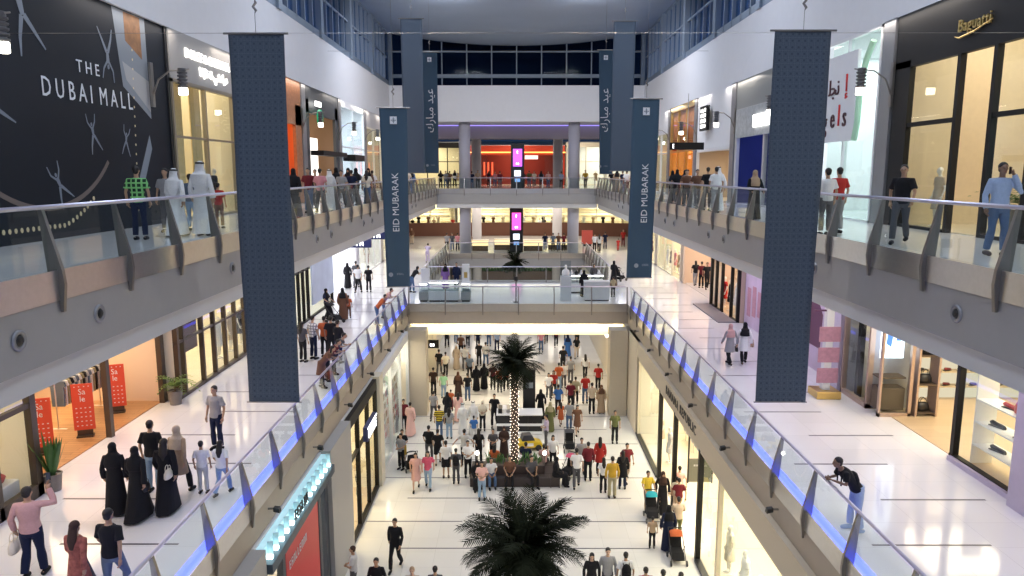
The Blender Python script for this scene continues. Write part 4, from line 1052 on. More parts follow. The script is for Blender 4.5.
for k in range(36):
    r, c = divmod(k, 9); z = (1.0, 1.5, 2.0, .5)[r]; c_ = ('black', 'dgrey', 'maroon')[k % 3]
    put('shoe_' + c_, lambda c_=c_: mk_shoe(CC[c_], c_), '%s shoe on the %s lit back shelf' % (cname(c_), {1.0: 'second', 1.5: 'third', 2.0: 'fourth', .5: 'lowest'}[z]), 'shoe', '%s shoes on the %s lit back shelf' % (c_, r), (13.1 + .44 * c, 23.25, L1 + z + .004), .5, 1.3)
for k in range(14):
    z = (2.5, 3.1)[k // 7]; c_ = ('brown', 'tan', 'dbrown')[k % 3]
    put('bag_' + c_, lambda c_=c_: mk_bag(CC[c_], c_), '%s handbag on the %s lit back shelf' % (cname(c_), {2.5: 'fifth', 3.1: 'top'}[z]), 'handbag', '%s handbags on lit back shelf %s' % (c_, z), (13.2 + .56 * (k % 7), 23.28, L1 + z + .004), 0, 1.25)
# projecting show window
s = Shop(1, L1, 22.35, 24.2, SX - .25, HM, 1.5, 'glass show window in a pale rose frame left of the shoe shop', brass_f)
s.front(mull=[], fw=.1, plinth=.15).room(mat('grey_room', (.42, .42, .45), .5), floor_tan, 160, (1, .88, .66))
tb = thing('display_counter', 'grey counter inside the rose framed show window', 'counter', s.W(1.3, .8), s.rz); M().box(-.4, .4, -.3, .3, 0, 1.0).obj('base', mat('slate_counter', (.16, .18, .22), .4), tb, bevel=.02); M().box(-.43, .43, -.35, .35, 1.0, 1.05).obj('counter_top', wht, tb)
t = thing('lit_poster_case', 'blue and white lit poster over a dark cabinet facing the walkway', 'display case', (SX - .25, 21.55, L1), 0)
M().box(0, .06, 0, .12, 0, HM).obj('frame_post', brass_f, t); M().box(.9, 1.0, 0, .12, 0, HM).obj('frame_post', brass_f, t); M().box(0, 1.0, 0, .12, 0, .12).obj('frame_rail', brass_f, t); M().box(.06, .9, .05, .07, .12, HM).obj('glass_pane', glassw, t)
M().box(.15, .86, .42, .48, 1.75, 3.9).obj('lit_poster', glow('poster_white', (.82, .9, 1), 2.2), t)
bl_p = glow('poster_blue', (.12, .3, .9), 1.3); m = M(); m.prism([(.3, 2.2), (.45, 2.1), (.55, 2.9), (.7, 3.4), (.6, 3.6), (.38, 3.2)], 'y', .405, .419); m.prism([(.6, 2.3), (.74, 2.3), (.76, 3.0), (.66, 3.1)], 'y', .405, .419); m.obj('poster_picture', bl_p, t)
M().box(.08, .88, .2, .68, .15, .85).obj('cabinet', mat('dark_timber', (.10, .07, .05), .5), t, bevel=.01); M().box(.08, .88, .2, .68, 1.15, 1.2).obj('cabinet_shelf', mat('dark_timber'), t)
t = thing('display_case', 'narrow brown framed glass case of dark bags beside the shoe shop entrance', 'display case', (SX + .85, 21.5, L1), 0)
for x in (0, .62): M().box(x, x + .06, 0, .5, 0, HM).obj('frame_post', brass_f, t)
for z in (.1, 1.0, 1.9, 2.8): M().box(.06, .62, 0.03, .47, z, z + .04).obj('shelf', mat('dark_timber'), t)
for k in range(4): put('bag_black', lambda: mk_bag(CC['black'], 'black'), 'black handbag in the narrow brown framed glass case', 'handbag', 'black bags in the narrow case', (SX + 1.2, 21.75, L1 + (.14, 1.04, 1.94, 2.84)[k]), 0, 1.3)
pillar(10.85, 11.9, 24.25, 25.0, L1, L1 + HM, lil_m)
t = thing('hoarding', 'lilac printed hoarding with a dark figure behind the right pattern banner', 'hoarding', (SX, 35.6, L1), -PI / 2)
M().box(0, 10.5, 0, .15, 0, HM).obj('panel', mat('lilac_print', (.62, .50, .66), .5, noise=.25, nscale=1.2), t)
m = M(); o = [(7.4, .9), (7.2, 2.2), (7.6, 3.0), (8.0, 3.6), (8.5, 3.7), (8.8, 3.2), (8.7, 2.6), (9.1, 2.2), (9.0, .9)]; m.prism(o, 'y', -.012, -.002); m.obj('printed_figure', mat('print_plum', (.14, .05, .10), .6), t)
m = M()
for k in range(8): m.box(.4 + .75 * k, .9 + .75 * k, -.01, -.002, .5 + .1 * (k % 3), 1.9 + .15 * (k % 2))
m.obj('printed_picture', mat('print_rose', (.55, .28, .36), .6, noise=.3), t)
t = thing('display_tower', 'white display tower with rose panels on a gold base near the lilac pillar', 'display', at(824, 396, L1), 0)
M().box(-.4, .4, -.4, .4, 0, .25).obj('base', gold, t, bevel=.02); M().box(-.12, .12, -.12, .12, .25, 3.3).obj('mast', wht, t)
for z in (.5, 1.2, 1.9): M().box(-.35, .35, -.15, -.12, z, z + .5).obj('rose_panel', mat('print_rose'), t)
M().box(-.5, .5, -.05, .05, 2.9, 2.95).obj('cross_arm', mat('print_plum'), t)
s = Shop(1, L1, 35.7, 40.8, SX - .35, HM, 5, 'open black framed boutique with red goods on the right walkway', black_m)
s.front(mull=[1.1, 2.2, 3.9], fw=.16, door=(2.3, 3.8)).room(mat('taupe_room', (.62, .48, .38), .6), floor_tan, 560, (1, .8, .6))
M().box(-.05, 5.1, -.9, -.0, -.0, .06).obj('entrance_step', mat('step_grey', (.18, .17, .2), .4), s.t)
for k, c_ in enumerate(('red', 'black', 'white')): mannequin(s.W(.9 + 1.1 * k, .6), s.rz + PI, 'mannequin in %s dress in the open black framed boutique' % c_, c_)
s = Shop(1, L1, 41.6, 49, SX, HM, 7, 'wide peach lit opening on the right walkway', mat('peach_wall')); s.front(fw=.3, door=(.3, 7.1), glass=False, plinth=.01).room(mat('peach_wall'), floor_w, 600, (1, .8, .62), lamps=2)
s = Shop(1, L1, 49.8, 58, SX, HM, 5, 'cream shop with dressed mannequins far along the right walkway', cream); s.front(mull=[2.7, 5.4], fw=.14, header=.3, door=(5.5, 8.1)).room(cream, floor_cream, 700, (1, .88, .6), lamps=2)
for k, c_ in enumerate(('white', 'black', 'pink', 'tan')): mannequin(s.W(.9 + 1.3 * k, .7), s.rz + PI, 'mannequin in %s dress in the far cream shop window' % c_, c_)
s = Shop(1, L1, 59, 70, SX, HM, 5, 'bright cream shop at the far end of the right walkway', cream); s.front(mull=[3, 6, 9], fw=.14, header=.3).room(cream, floor_cream, 800, (1, .9, .64), lamps=2)
for k, c_ in enumerate(('brown', 'white', 'black', 'red')): mannequin(s.W(1.5 + 2.2 * k, .7), s.rz + PI, 'mannequin in %s dress in the farthest right walkway shop' % c_, c_)

# ================================================================== GROUND FLOOR
HG = 4.15
gm_grey = mat('pier_grey', (.44, .43, .42), .6)
s = Shop(-1, L0, 15.4, 21.2, G0, HG + .6, 4.8, 'dark shopfront with glowing ribbed canopy and red panel at lower left', mat('navy_frame', (.04, .05, .07), .4))
s.front(mull=[1.5, 4.85], header=.33, hm=mat('ice_panel', (.55, .78, .84), .4, emit=(.45, .8, .9), es=.35), fw=.3, plinth=.2).room(mat('warm_white'), floor_w, 420, (1, .92, .82), lamps=1)
ice = glow('ice_light', (.65, .95, 1.0), 3.5)
for k in range(14): M().box(.2 + .41 * k, .30 + .41 * k, -.17, -.02, HG + .30, HG + .38).obj('canopy_light', ice, s.t)
M().box(0, 5.8, -.24, .0, HG + .04, HG + .28).obj('canopy_edge', mat('canopy_slate', (.05, .075, .10), .4), s.t)
for k in range(14): M().box(.38 + .41 * k, .42 + .41 * k, -.13, -.0, HG + .29, HG + .64).obj('canopy_rib', mat('ice_rib', (.6, .8, .85), .4), s.t)
marks(6, 1.2, .26, blk, s.t, (2.6, -.15, HG + .47), seed=3, t_=.03, wt=.2)
red_p = mat('red_panel', (.62, .012, .012), .35)
M().box(1.7, 4.7, .02, .07, .3, HG + .0).obj('red_panel', red_p, s.t)
marks(9, 1.6, .22, wh_print, s.t, (2.7, .015, 3.3), seed=4)
mannequin(s.W(5.25, .8), s.rz + PI, 'pink and white mannequin right of the red panel at lower left', 'pink')
BX('wall_left', -G0 - .5, -G0 + .12, -9.9, 15.35, 0, L1 - 1.0, gm_grey)
BX('wall_left', -G0 - .5, -G0 + .12, 21.25, 24.0, 0, L1 - 1.0, gm_grey)
s = Shop(-1, L0, 24.05, 29.4, G0, HG + .6, 4.8, 'black mullioned shopfront with lit blade sign at lower left', black_m)
s.front(mull=[1.8, 3.6], trans=[3.1], header=.25, fw=.16, plinth=.15).room(mat('warm_white'), floor_tan, 700, (1, .78, .45), lamps=1)
M().box(2.2, 4.1, -.22, -.05, 3.2, 3.75).obj('blade_sign', mat('sign_navy'), s.t); marks(5, 1.6, .34, neon_w, s.t, (3.15, -.225, 3.45), seed=8, wt=.2); M().box(2.25, 4.05, -.235, -.22, 3.68, 3.72).obj('light_line', neon_w, s.t)
shelf_unit(s.W(.5, 3.8), s.rz, 4.3, .4, 2.6, [.5, 1.0, 1.5, 2.0], 'timber shelves inside the black mullioned shop', mat('shelf_timber', (.45, .28, .12), .5))
tb = thing('display_table', 'timber display table inside the black mullioned shop', 'table', s.W(2.6, 1.9), s.rz); M().box(-.9, .9, -.4, .4, .72, .8).obj('table_top', mat('shelf_timber'), tb, bevel=.01)
for x in (-.8, .8):
    for y in (-.32, .32): M().box(x - .04, x + .04, y - .04, y + .04, 0, .72).obj('leg', mat('shelf_timber'), tb)
for k in range(5): put('fold_%d' % (k % 3), lambda k=k: tag(mk_fold().obj('folded_clothes', fab(CC[('blue', 'white', 'maroon')[k % 3]])), 'x', 'clothes'), 'stack of folded %s clothes on the timber display table' % ('blue', 'white', 'maroon')[k % 3], 'clothes', 'folded stacks on the timber table', s.W(1.9 + .36 * k, 1.9, .8), s.rz)
mannequin(s.W(4.4, .7), s.rz + PI, 'mannequin in beige top behind the blade sign', 'beige', 'tshirt', 'navy')
BX('wall_left', -G0 - .5, -G0 + .12, 29.45, 30.2, 0, L1 - 1.0, cream)
s = Shop(-1, L0, 30.25, 38.6, G0, HG + .6, 4.8, 'brightly lit white shop with crowded shelves left of the pillar', wht)
s.front(mull=[2.8, 5.6], header=.3, fw=.12, door=(5.7, 7.8), plinth=.1).room(mat('warm_white'), floor_w, 1100, (1, .9, .72), lamps=2)
for j in range(3):
    shelf_unit(s.W(.2 + 2.7 * j, .5), s.rz, 2.3, .4, 3.4, [.3, .8, 1.3, 1.8, 2.3, 2.8], 'white product shelves in the bright shop left of the pillar, %s from the front' % ORD[j], wht)
    for k in range(30):
        r, c = divmod(k, 6); c_ = ('white', 'cream', 'pink', 'tan', 'lgrey')[(k * 7 + j) % 5]
        put('box_' + c_, lambda c_=c_: tag(M().box(-.1, .1, -.08, .08, 0, .3).obj('product_box', fab(CC[c_], .5)), 'x', 'box'), '%s box on the crowded white product shelves' % cname(c_), 'box', '%s boxes on the crowded product shelves' % cname(c_), s.W(.4 + 2.7 * j + .36 * c, .66, .3 + .5 * r), s.rz)
# walls under the bridge and beyond
BX('wall_left', -G0 - .5, -G0 - .1, 39.7, 47.4, 0, L1 - 1.0, cream)
BX('wall_right', G0 + .0, G0 + .4, 39.7, 66, 0, L1 - 1.0, mat('warm_wall', (.80, .70, .54), .6))
t = thing('panelled_door', 'brown timber door panel under the right end of the bridge', 'door', (G0 - .02, 46.2, 0), -PI / 2)
M().box(0, 2.7, -.06, 0, 0, 3.4).obj('door_panel', mat('door_brown', (.33, .22, .15), .5), t); M().box(2.7, 3.0, -.08, 0, 0, 3.5).obj('door_frame', black_m, t); M().box(.3, .9, -.3, -.1, 2.9, 3.1).obj('lamp_box', lamp_w, t)
BX('wall_left', -G0 - .5, -G0 - .1, 49.3, 66, 0, L1 - 1.0, cream)
t = thing('hanging_sign', 'small black hanging sign beside the left pillar under the bridge', 'sign', (-5.15, 43.0, 2.75), 0)
M().box(-.38, .38, -.05, .05, 0, .5).obj('sign_box', black_m, t); marks(2, .3, .16, neon_w, t, (0, -.052, .2), wt=.3); M().tube([(0, 0, .5), (0, 0, 1.88)], .015).obj('drop_rod', steel, t)
# right: long bright shop
s = Shop(1, L0, 9.0, 35.8, G0 + .1, HG, 5, 'long bright white clothes shop with black letter sign at lower right', mat('warm_frame', (.70, .62, .48), .5))
s.front(mull=[.1, 14.7, 21.0], header=.0, fw=.22, door=(5.6, 12.3), plinth=.02, dep=.14).room(mat('warm_white'), floor_cream, 3000, (1, .88, .66), lamps=5)
for x in (5.5, 8.4, 12.3): M().box(x - .1, x + .1, -.01, .15, 0, HG - .1).obj('black_post', black_m, s.t)
M().box(0, 5.4, -.05, .16, 0, .1).obj('black_kerb', blk, s.t); M().box(12.4, 26.8, -.05, .16, 0, .1).obj('black_kerb', blk, s.t)
BX('trim_right', G0 + .06, G0 + .3, 9, 38.6, HG - .1, L1 - 1.0, mat('beige_band', (.62, .54, .42), .6))
text('BANANA REPUBLIC', .50, blk, s.t, (35.8 - 26.4, -.05, HG + .32), depth=.012, sx=.95, sp=1.25)
M().box(10.1, 10.16, .2, 1.05, 1.9, 2.8).obj('hanging_sign_panel', mat('grey_green', (.17, .17, .13), .5), s.t); marks(8, .5, .06, wh_print, s.t, (10.165, .62, 2.55), rz=PI / 2)
M().box(10.08, 10.18, .16, .2, 1.86, 4.1).obj('sign_frame', black_m, s.t); M().box(10.08, 10.18, 1.05, 1.09, 1.86, 4.1).obj('sign_frame', black_m, s.t)
for k, (x, c_) in enumerate(((14.8, 'white'), (16.2, 'cream'), (17.8, 'lgrey'), (19.0, 'white'), (3.8, 'lgrey'), (1.9, 'beige'), (13.2, 'cream'))):
    mannequin(s.W(x, .9), s.rz + PI, '%s dressed mannequin in the long bright shop window, %s' % (cname(c_), ('beside the entrance', 'second past the entrance', 'third past the entrance', 'nearest the lens', 'left of the entrance', 'by the far end', 'close to the black post')[k]), c_)
for k, x in enumerate((1.6, 3.2)):
    clothes_rack(s.W(x - .6, 2.3), s.rz, 1.6, 'clothes rack in the far window of the long bright shop, %s' % ('left', 'right')[k], ['white', 'lgrey', 'sky', 'beige'], 'the %s rack in the far window' % ('left', 'right')[k])
for k in range(3):
    shelf_unit(s.W(13 + 4 * k, 4.5), s.rz, 3.2, .4, 2.6, [.5, 1, 1.5, 2, 2.5], 'cream wall shelves in the long bright shop, %s from the entrance' % ORD[k], cream)
# round metal display wheel in the near window
t = thing('spoked_sculpture', 'large dark spoked wheel standing in the near window at lower right', 'wheel', s.W(18.6, .7, .9), s.rz)
M().tube([(.62 * math.cos(a), 0, .62 * math.sin(a)) for a in [2 * PI * k / 28 for k in range(29)]], .05, 8, cap=False).obj('rim', steel_dark, t, smooth=True)
for k in range(8): M().tube([(0, 0, 0), (.6 * math.cos(PI * k / 4), 0, .6 * math.sin(PI * k / 4))], .025, 6).obj('spoke', steel_dark, t)
M().ell((0, 0, 0), (.1, .08, .1)).obj('hub', steel_dark, t, smooth=True); M().box(-.35, .35, -.15, .15, -.88, -.62).obj('plinth', wht, t)
BX('wall_right', G0 + .05, G0 + .4, 35.85, 38.6, 0, L1 - 1.0, mat('warm_wall'))
BX('wall_far', -XO, XO, 100, 100.3, 0, L1 - 1.1, mat('warm_wall'))
# ================================================================== FAR HALL
def far_shop(x0, x1, y, z, h, label, frame, wallm, light, lcol, mull=(), header=.6, hm=None, goods=None, depth=5, door=None):
    s = Shop(0, z, x0, x1, y, h, depth, label, frame); s.front(mull=mull, fw=.16, header=header, hm=hm, door=door, trans=[h * .55] if len(mull) else []).room(wallm, floor_cream, light, lcol)
    return s
FY = 92
far_shop(-16, -6.2, FY, L2, 5.2, 'cream glazed shopfront far beyond the columns on the upper left', black_m, cream, 700, (1, .85, .55), mull=[2.5, 5, 7.5], header=.5)
s = far_shop(-6.0, 6.0, FY - 1, L2, 4.8, 'red and dark shopfront at the centre of the far upper hall', mat('far_red', (.55, .05, .02), .5), mat('dark_red_room', (.25, .03, .02), .6), 420, (1, .6, .4), header=1.0, hm=mat('far_red'), door=(2.5, 9.5))
M().box(-.1, 12.1, -.2, -.05, 3.9, 4.05).obj('cove_light', glow('amber_line', (1, .5, .12), 2.0), s.t); M().box(7.1, 8.7, -.2, -.1, 3.15, 3.6).obj('lit_sign', glow('pink_white', (1, .72, .66), 1.6), s.t)
for k in range(5): M().box(1.0 + .5 * k, 1.2 + .5 * k, .5, .55, 1.2, 2.8).obj('red_lamp', glow('red_lamp', (1, .12, .05), 1.4), s.t)
far_shop(6.2, 16, FY, L2, 5.2, 'pale glazed shopfront far beyond the columns on the upper right', cream, white_wall, 800, (1, .93, .75), mull=[2.5, 5, 7.5], header=.4)
for x in (-8.5, 8.8):
    for k in range(3): mannequin((x + 1.2 * k, FY + .6, L2), PI, 'small mannequin in the far upper %s window, %s along' % ('left' if x < 0 else 'right', ORD[k]), ('black', 'tan', 'white')[k])
# middle level: curved brown parapet, bright shops behind
m = M(); inn, out = [], []
for k in range(21):
    x = -16.5 + 33 * k / 20; y = 84 + 2.2 * (1 - (abs(x) / 16.5) ** 2); out.append((x, y)); inn.append((x, y + .3))
m.prism(out + inn[::-1], 'z', L1, L1 + 1.55); o = m.obj('parapet', mat('parapet_brown', (.13, .045, .025), .45)); tag(o, 'long curved dark brown parapet beyond the far middle columns', 'parapet')
m = M(); m.tube([(x, y + .15, L1 + 2.25) for x, y in out], .03, 6)
t = thing('parapet_rail', 'thin metal rail on top of the curved brown parapet', 'rail', (0, 85, L1 + 1.55)); o = m.obj('handrail', steel, t); o.location = (0, -85, -L1 - 1.55)
for x, y in out[::2]:
    o = M().box(-.02, .02, -.02, .02, 0, .70).obj('post', steel, t); o.location = (x, y + .15 - 85, 0)
for k, (a, b, nm) in enumerate(((-16.5, -8, 'left'), (-7.8, 0, 'centre left'), (.2, 8, 'centre right'), (8.2, 16.5, 'right'))):
    s = far_shop(a, b, 97, L1, 3.9, 'bright cream shop far behind the brown parapet, %s' % nm, cream, cream, 1000, (1, .88, .62), mull=[2.5, 5.2], header=.3)
    shelf_unit((a + .5, 101.2, L1), 0, 7, .4, 3.2, [.8, 1.6, 2.4], 'cream shelves in the far shop behind the brown parapet, %s' % nm, cream)
    for j in range(5): mannequin((a + .9 + 1.3 * j, 98.0, L1), PI, 'mannequin in %s dress in the far %s shop behind the parapet' % (('white', 'tan', 'black', 'brown', 'beige')[j], nm), ('white', 'tan', 'black', 'brown', 'beige')[j])
lamp('AREA', 'far_lamp', (0, 78, L1 + 4.0), 900, (1, .88, .66), size=18, size_y=8)
# lit low counters on the far middle deck
for k, x in enumerate((-3.6, -1.2, 1.6, 4.0)):
    t = thing('display_counter', 'low glowing yellow display counter on the far middle deck, %s from the left' % ORD[k], 'counter', (x, 69.5 + (k % 2), L1))
    M().box(-.9, .9, -.35, .35, 0, .5).obj('base', mat('counter_dark', (.1, .06, .03), .4), t); M().box(-.9, .9, -.35, .35, .5, 1.0).obj('lit_case', glow('case_yellow', (1, .75, .38), 1.3), t); M().box(-.95, .95, -.4, .4, 1.0, 1.04).obj('counter_top', steel, t)
# screens
def totem(pos, label, col, z2):
    t = thing('screen_totem', label, 'screen', pos)
    M().box(-.62, .62, -.3, .3, 0, 4.2).obj('body', blk, t, bevel=.03)
    M().box(-.42, .42, -.32, -.3, 2.1, 3.7).obj('screen', glow('screen_' + z2, col, 1.6), t)
    M().box(-.3, .3, -.325, -.3, 1.2, 1.75).obj('small_screen', glow('screen_white', (.75, .85, 1), 1.6), t); M().box(-.25, .25, -.325, -.3, .7, 1.0).obj('small_screen', glow('screen_blue', (.2, .4, .8), 1.0), t)
    marks(1, .16, .26, neon_w, t, (0, -.32, 3.4), wt=.3); marks(2, .3, .16, neon_w, t, (0, -.32, 2.35), wt=.3); return t
totem((.1, 68.6, L2), 'tall black information totem with purple screen on the far upper level', (.55, .12, .85), 'p')
totem((.0, 68.3, L1), 'black information totem with bright pink screen on the far middle level', (.95, .10, .50), 'k')
# ground beyond the bridge
t = thing('planter_wall', 'long dark planter wall with greenery seen through the second void', 'planter', (0, 80, 0))
M().box(-4.6, 4.6, 0, .8, 0, 2.4).obj('planter_box', mat('planter_brown', (.09, .06, .05), .5), t)
m = M(); rnd = random.Random(9)
for k in range(260): blade(m, (rnd.uniform(-4.5, 4.5), rnd.uniform(.1, .7), 2.4), (rnd.uniform(-.6, .6), rnd.uniform(-.6, .3), 1), rnd.uniform(.3, .75), .06, .3, 4)
m.obj('foliage', leaf_m, t)['kind'] = 'stuff'
lamp('AREA', 'far_ground_lamp', (0, 74, L1 - 1.15), 500, (.85, .92, 1), size=8, size_y=6)

# ================================================================== HANGING BANNERS
def pattern_mat():
    m = mat('banner_pattern', (.08, .105, .14), .8, spec=.2); nt = m.node_tree; b = nt.nodes['Principled BSDF']
    def N(t, op=None, v=None):
        n = nt.nodes.new(t)
        if op: n.operation = op
        if v is not None: n.inputs[1].default_value = v
        return n
    tc = N('ShaderNodeTexCoord'); sp = N('ShaderNodeSeparateXYZ'); nt.links.new(tc.outputs['Object'], sp.inputs[0])
    cs = []
    for ax in (0, 2):
        a = N('ShaderNodeMath', 'MULTIPLY', 7.5); nt.links.new(sp.outputs[ax], a.inputs[0])
        f = N('ShaderNodeMath', 'FRACT'); nt.links.new(a.outputs[0], f.inputs[0])
        g = N('ShaderNodeMath', 'SUBTRACT', .5); nt.links.new(f.outputs[0], g.inputs[0]); h = N('ShaderNodeMath', 'ABSOLUTE'); nt.links.new(g.outputs[0], h.inputs[0]); cs.append(h)
    s = N('ShaderNodeMath', 'ADD'); nt.links.new(cs[0].outputs[0], s.inputs[0]); nt.links.new(cs[1].outputs[0], s.inputs[1])
    mxx = N('ShaderNodeMath', 'MAXIMUM'); nt.links.new(cs[0].outputs[0], mxx.inputs[0]); nt.links.new(cs[1].outputs[0], mxx.inputs[1])
    outs = []
    for src, c in ((s, .5), (s, .28), (mxx, .30), (mxx, .47)):
        d = N('ShaderNodeMath', 'SUBTRACT', c); nt.links.new(src.outputs[0], d.inputs[0]); e = N('ShaderNodeMath', 'ABSOLUTE'); nt.links.new(d.outputs[0], e.inputs[0])
        l = N('ShaderNodeMath', 'LESS_THAN', .035); nt.links.new(e.outputs[0], l.inputs[0]); outs.append(l)
    cur = outs[0]
    for o in outs[1:]:
        q = N('ShaderNodeMath', 'MAXIMUM'); nt.links.new(cur.outputs[0], q.inputs[0]); nt.links.new(o.outputs[0], q.inputs[1]); cur = q
    mx = nt.nodes.new('ShaderNodeMix'); mx.data_type = 'RGBA'; mx.inputs[6].default_value = (.066, .088, .122, 1); mx.inputs[7].default_value = (.125, .155, .195, 1)
    nt.links.new(cur.outputs[0], mx.inputs[0]); nt.links.new(mx.outputs[2], b.inputs['Base Color']); return m
pat = pattern_mat(); plain = mat('banner_blue', (.065, .11, .16), .8, spec=.2)
emblem_w = mat('print_white')
def banner(p_tl, p_tr, p_bl, p_br, label, m, kind=None, bow=.05):
    """four corners in the world; the cloth bows a little between them"""
    tl, tr, bl, br = [Vector(p) for p in (p_tl, p_tr, p_bl, p_br)]
    org = (tl + tr) / 2; wv = (tr - tl); wd = wv.length; rz = math.atan2(wv.y, wv.x)
    t = thing('hanging_banner', label, 'banner', org, rz)
    inv = Matrix.Rotation(-rz, 3, 'Z'); tl, tr, bl, br = [inv @ (p - org) for p in (tl, tr, bl, br)]
    q = M(); nx, nz = 8, 40; vs = []
    for side in (0, 1):
        for j in range(nz + 1):
            for i in range(nx + 1):
                u, v = i / nx, j / nz; a = tl.lerp(tr, u); b = bl.lerp(br, u); p = a.lerp(b, v)
                vs.append(p + Vector((0, bow * math.sin(PI * u) * (.3 + v) + .03 * math.sin(9 * v + 2 * u) + side * .006, 0)))
    n1 = (nx + 1) * (nz + 1); fs = []
    for side in (0, 1):
        for j in range(nz):
            for i in range(nx):
                a = side * n1 + j * (nx + 1) + i; fs.append((a, a + 1, a + nx + 2, a + nx + 1))
    for j in range(nz):
        for i in (0, nx):
            a = j * (nx + 1) + i; fs.append((a, a + nx + 1, a + nx + 1 + n1, a + n1))
    q.add(vs, fs); q.obj('cloth', m, t, smooth=True)
    h = (tl - bl).length
    M().tube([tl + Vector((-.1, 0, .0)), tr + Vector((.1, 0, 0))], .022, 8).obj('top_rod', steel_dark, t)
    M().tube([bl + Vector((-.04, 0, 0)), br + Vector((.04, 0, 0))], .016, 8).obj('bottom_rod', steel_dark, t)
    M().tube([(0, 0, .0), (0, 0, .40), (.03, 0, .46), (-.03, 0, .54), (.03, 0, .62), (0, 0, .70)], [.006, .006, .03, .03, .03, .006], 6).obj('hook', steel_dark, t)
    M().tube([(0, 0, .68), (0, 0, H + 10.85 - org.z)], .005, 4).obj('hanging_cable', steel_dark, t)
    if kind:
        cx = 0; ax = math.atan2(0, 1)
        M().box(-.12, .12, -.03, -.02, -.56, -.30).obj('emblem', emblem_w, t); 
        e = M(); e.box(-.09, .09, -.036, -.03, -.44, -.42); e.box(-.01, .01, -.036, -.03, -.53, -.33); e.box(-.05, .05, -.036, -.03, -.39, -.38); e.box(-.05, .05, -.036, -.03, -.48, -.47); e.obj('emblem_mark', plain, t)
        if kind == 'en': text('EID MUBARAK', .325, emblem_w, t, (.02, -.06, -h * .52), rot=(PI / 2, -PI / 2, 0), depth=.003)
        else: text('\ufed9\ufead\ufe8e\ufe92\ufee3 \ufeaa\ufef4\ufecb', .62, emblem_w, t, (.0, -.06, -h * .48), rot=(PI / 2, -PI / 2, 0), depth=.003)
        M().lathe([(.08, 0), (.08, .01)], n=16)
        c = M(); c.prism([(-.22 + .08 * math.cos(a), -h + .45 + .08 * math.sin(a)) for a in [2 * PI * k / 14 for k in range(14)]], 'y', -.045, -.04); c.obj('small_logo', mat('logo_dim', (.30, .34, .40), .6), t)
        marks(5, .26, .07, mat('logo_dim'), t, (.12, -.04, -h + .47))
    return t
def bn(u, v1, v2, ub, Y, label, m, kind=None, dY=0.0):
    """u, ub: left/right picture columns at the top and bottom; Y depth; v1, v2 picture rows"""
    tl, tr = at(u[0], v1, Y=Y), at(u[1], v1, Y=Y + dY); bl, br = at(ub[0], v2, Y=Y), at(ub[1], v2, Y=Y + dY)
    tr.z = tl.z; br.z = bl.z
    return banner(tl, tr, bl, br, label, m, kind)
bn((228, 283.5), 33.5, 402, (249, 300), 16.0, 'large dark blue patterned banner hanging on the left near the front', pat)
bn((775, 832), 30.5, 402, (755.5, 805), 16.0, 'large dark blue patterned banner hanging on the right near the front', pat)
bn((379, 407), 107.5, 287, (387, 410), 26.0, 'blue banner reading EID MUBARAK hanging on the left', plain, 'en', dY=.12)
bn((633, 660), 98.5, 278, (626.5, 651), 26.0, 'blue banner reading EID MUBARAK hanging on the right', plain, 'en', dY=.12)
bn((400, 422), 18.5, 173, (405, 425), 38.4, 'patterned dark blue banner hanging farther back on the left', pat)
bn((614, 636), 21, 171, (610, 631), 38.4, 'patterned dark blue banner hanging farther back on the right', pat)
bn((421.5, 437), 52, 173, (425, 439), 44.5, 'blue banner with white Arabic greeting half hidden on the left', plain, 'ar')
bn((599, 613), 50, 174, (599.5, 612), 44.5, 'blue banner with white Arabic greeting half hidden on the right', plain, 'ar')
for z, y, n in ((at(512, 33, Y=16).z, 15.9, 'front pair of banners'), (at(512, 33, Y=38).z, 38.2, 'farther pair of patterned banners')):
    pass
o = M().tube([(-11.2, 16.15, at(512, 33, Y=16.15).z), (11.2, 16.15, at(512, 33, Y=16.15).z)], .004, 4).obj('tension_cable', steel_dark); tag(o, 'thin steel cable stretched across the atrium at the front banner tops', 'cable')
o = M().tube([(-11.2, 44.6, at(512, 51, Y=44.6).z), (11.2, 44.6, at(512, 51, Y=44.6).z)], .008, 4).obj('tension_cable', steel_dark); tag(o, 'thin steel cable stretched across the atrium at the Arabic banners', 'cable')

# ================================================================== WALL LANTERNS
lan_first = None
for s_, n in ((-1, 'left'), (1, 'right')):
    for i, y in enumerate((14.8, 22.7, 30.6, 38.6, 46.6, 54.6, 62.5)):
        lab = 'curved arm wall lantern on the upper %s, %s from the front' % (n, ORD[i])
        if lan_first is None:
            t = thing('wall_lantern', lab, 'wall lamp', (s_ * SX, y, L2 + 4.1), 0 if s_ > 0 else PI, 'wall lanterns')
            M().box(-.08, -.01, -.08, .08, -.55, .75).obj('wall_plate', steel_dark, t)
            M().tube([(-.06, 0, -.2), (-.25, 0, .25), (-.6, 0, .50), (-1.2, 0, .56)], [.03, .028, .025, .02], 8).obj('arm', steel_dark, t, smooth=True)
            lm = M().lathe([(.02, .60), (.12, .58), (.12, .50)], (-.98, 0), 16)
            for k in range(5): lm.lathe([(.13, .02 + .1 * k), (.15, .05 + .1 * k), (.15, .07 + .1 * k), (.09, .09 + .1 * k)], (-.98, 0), 16)
            lm.lathe([(.10, .0), (.10, .5)], (-.98, 0), 16)
            ls = lm.obj('lantern_shade', mat('lantern_grey', (.16, .16, .17), .4, .5), t)
            M().lathe([(.11, -.20), (.13, -.18), (.13, .0)], (-.98, 0), 16).obj('lamp_glass', lamp_w, ls)
            lan_first = t
        else:
            t = copy_tree(lan_first); t.location = (s_ * SX, y, L2 + 4.1); t.rotation_euler = (0, 0, 0 if s_ > 0 else PI); t['label'] = lab
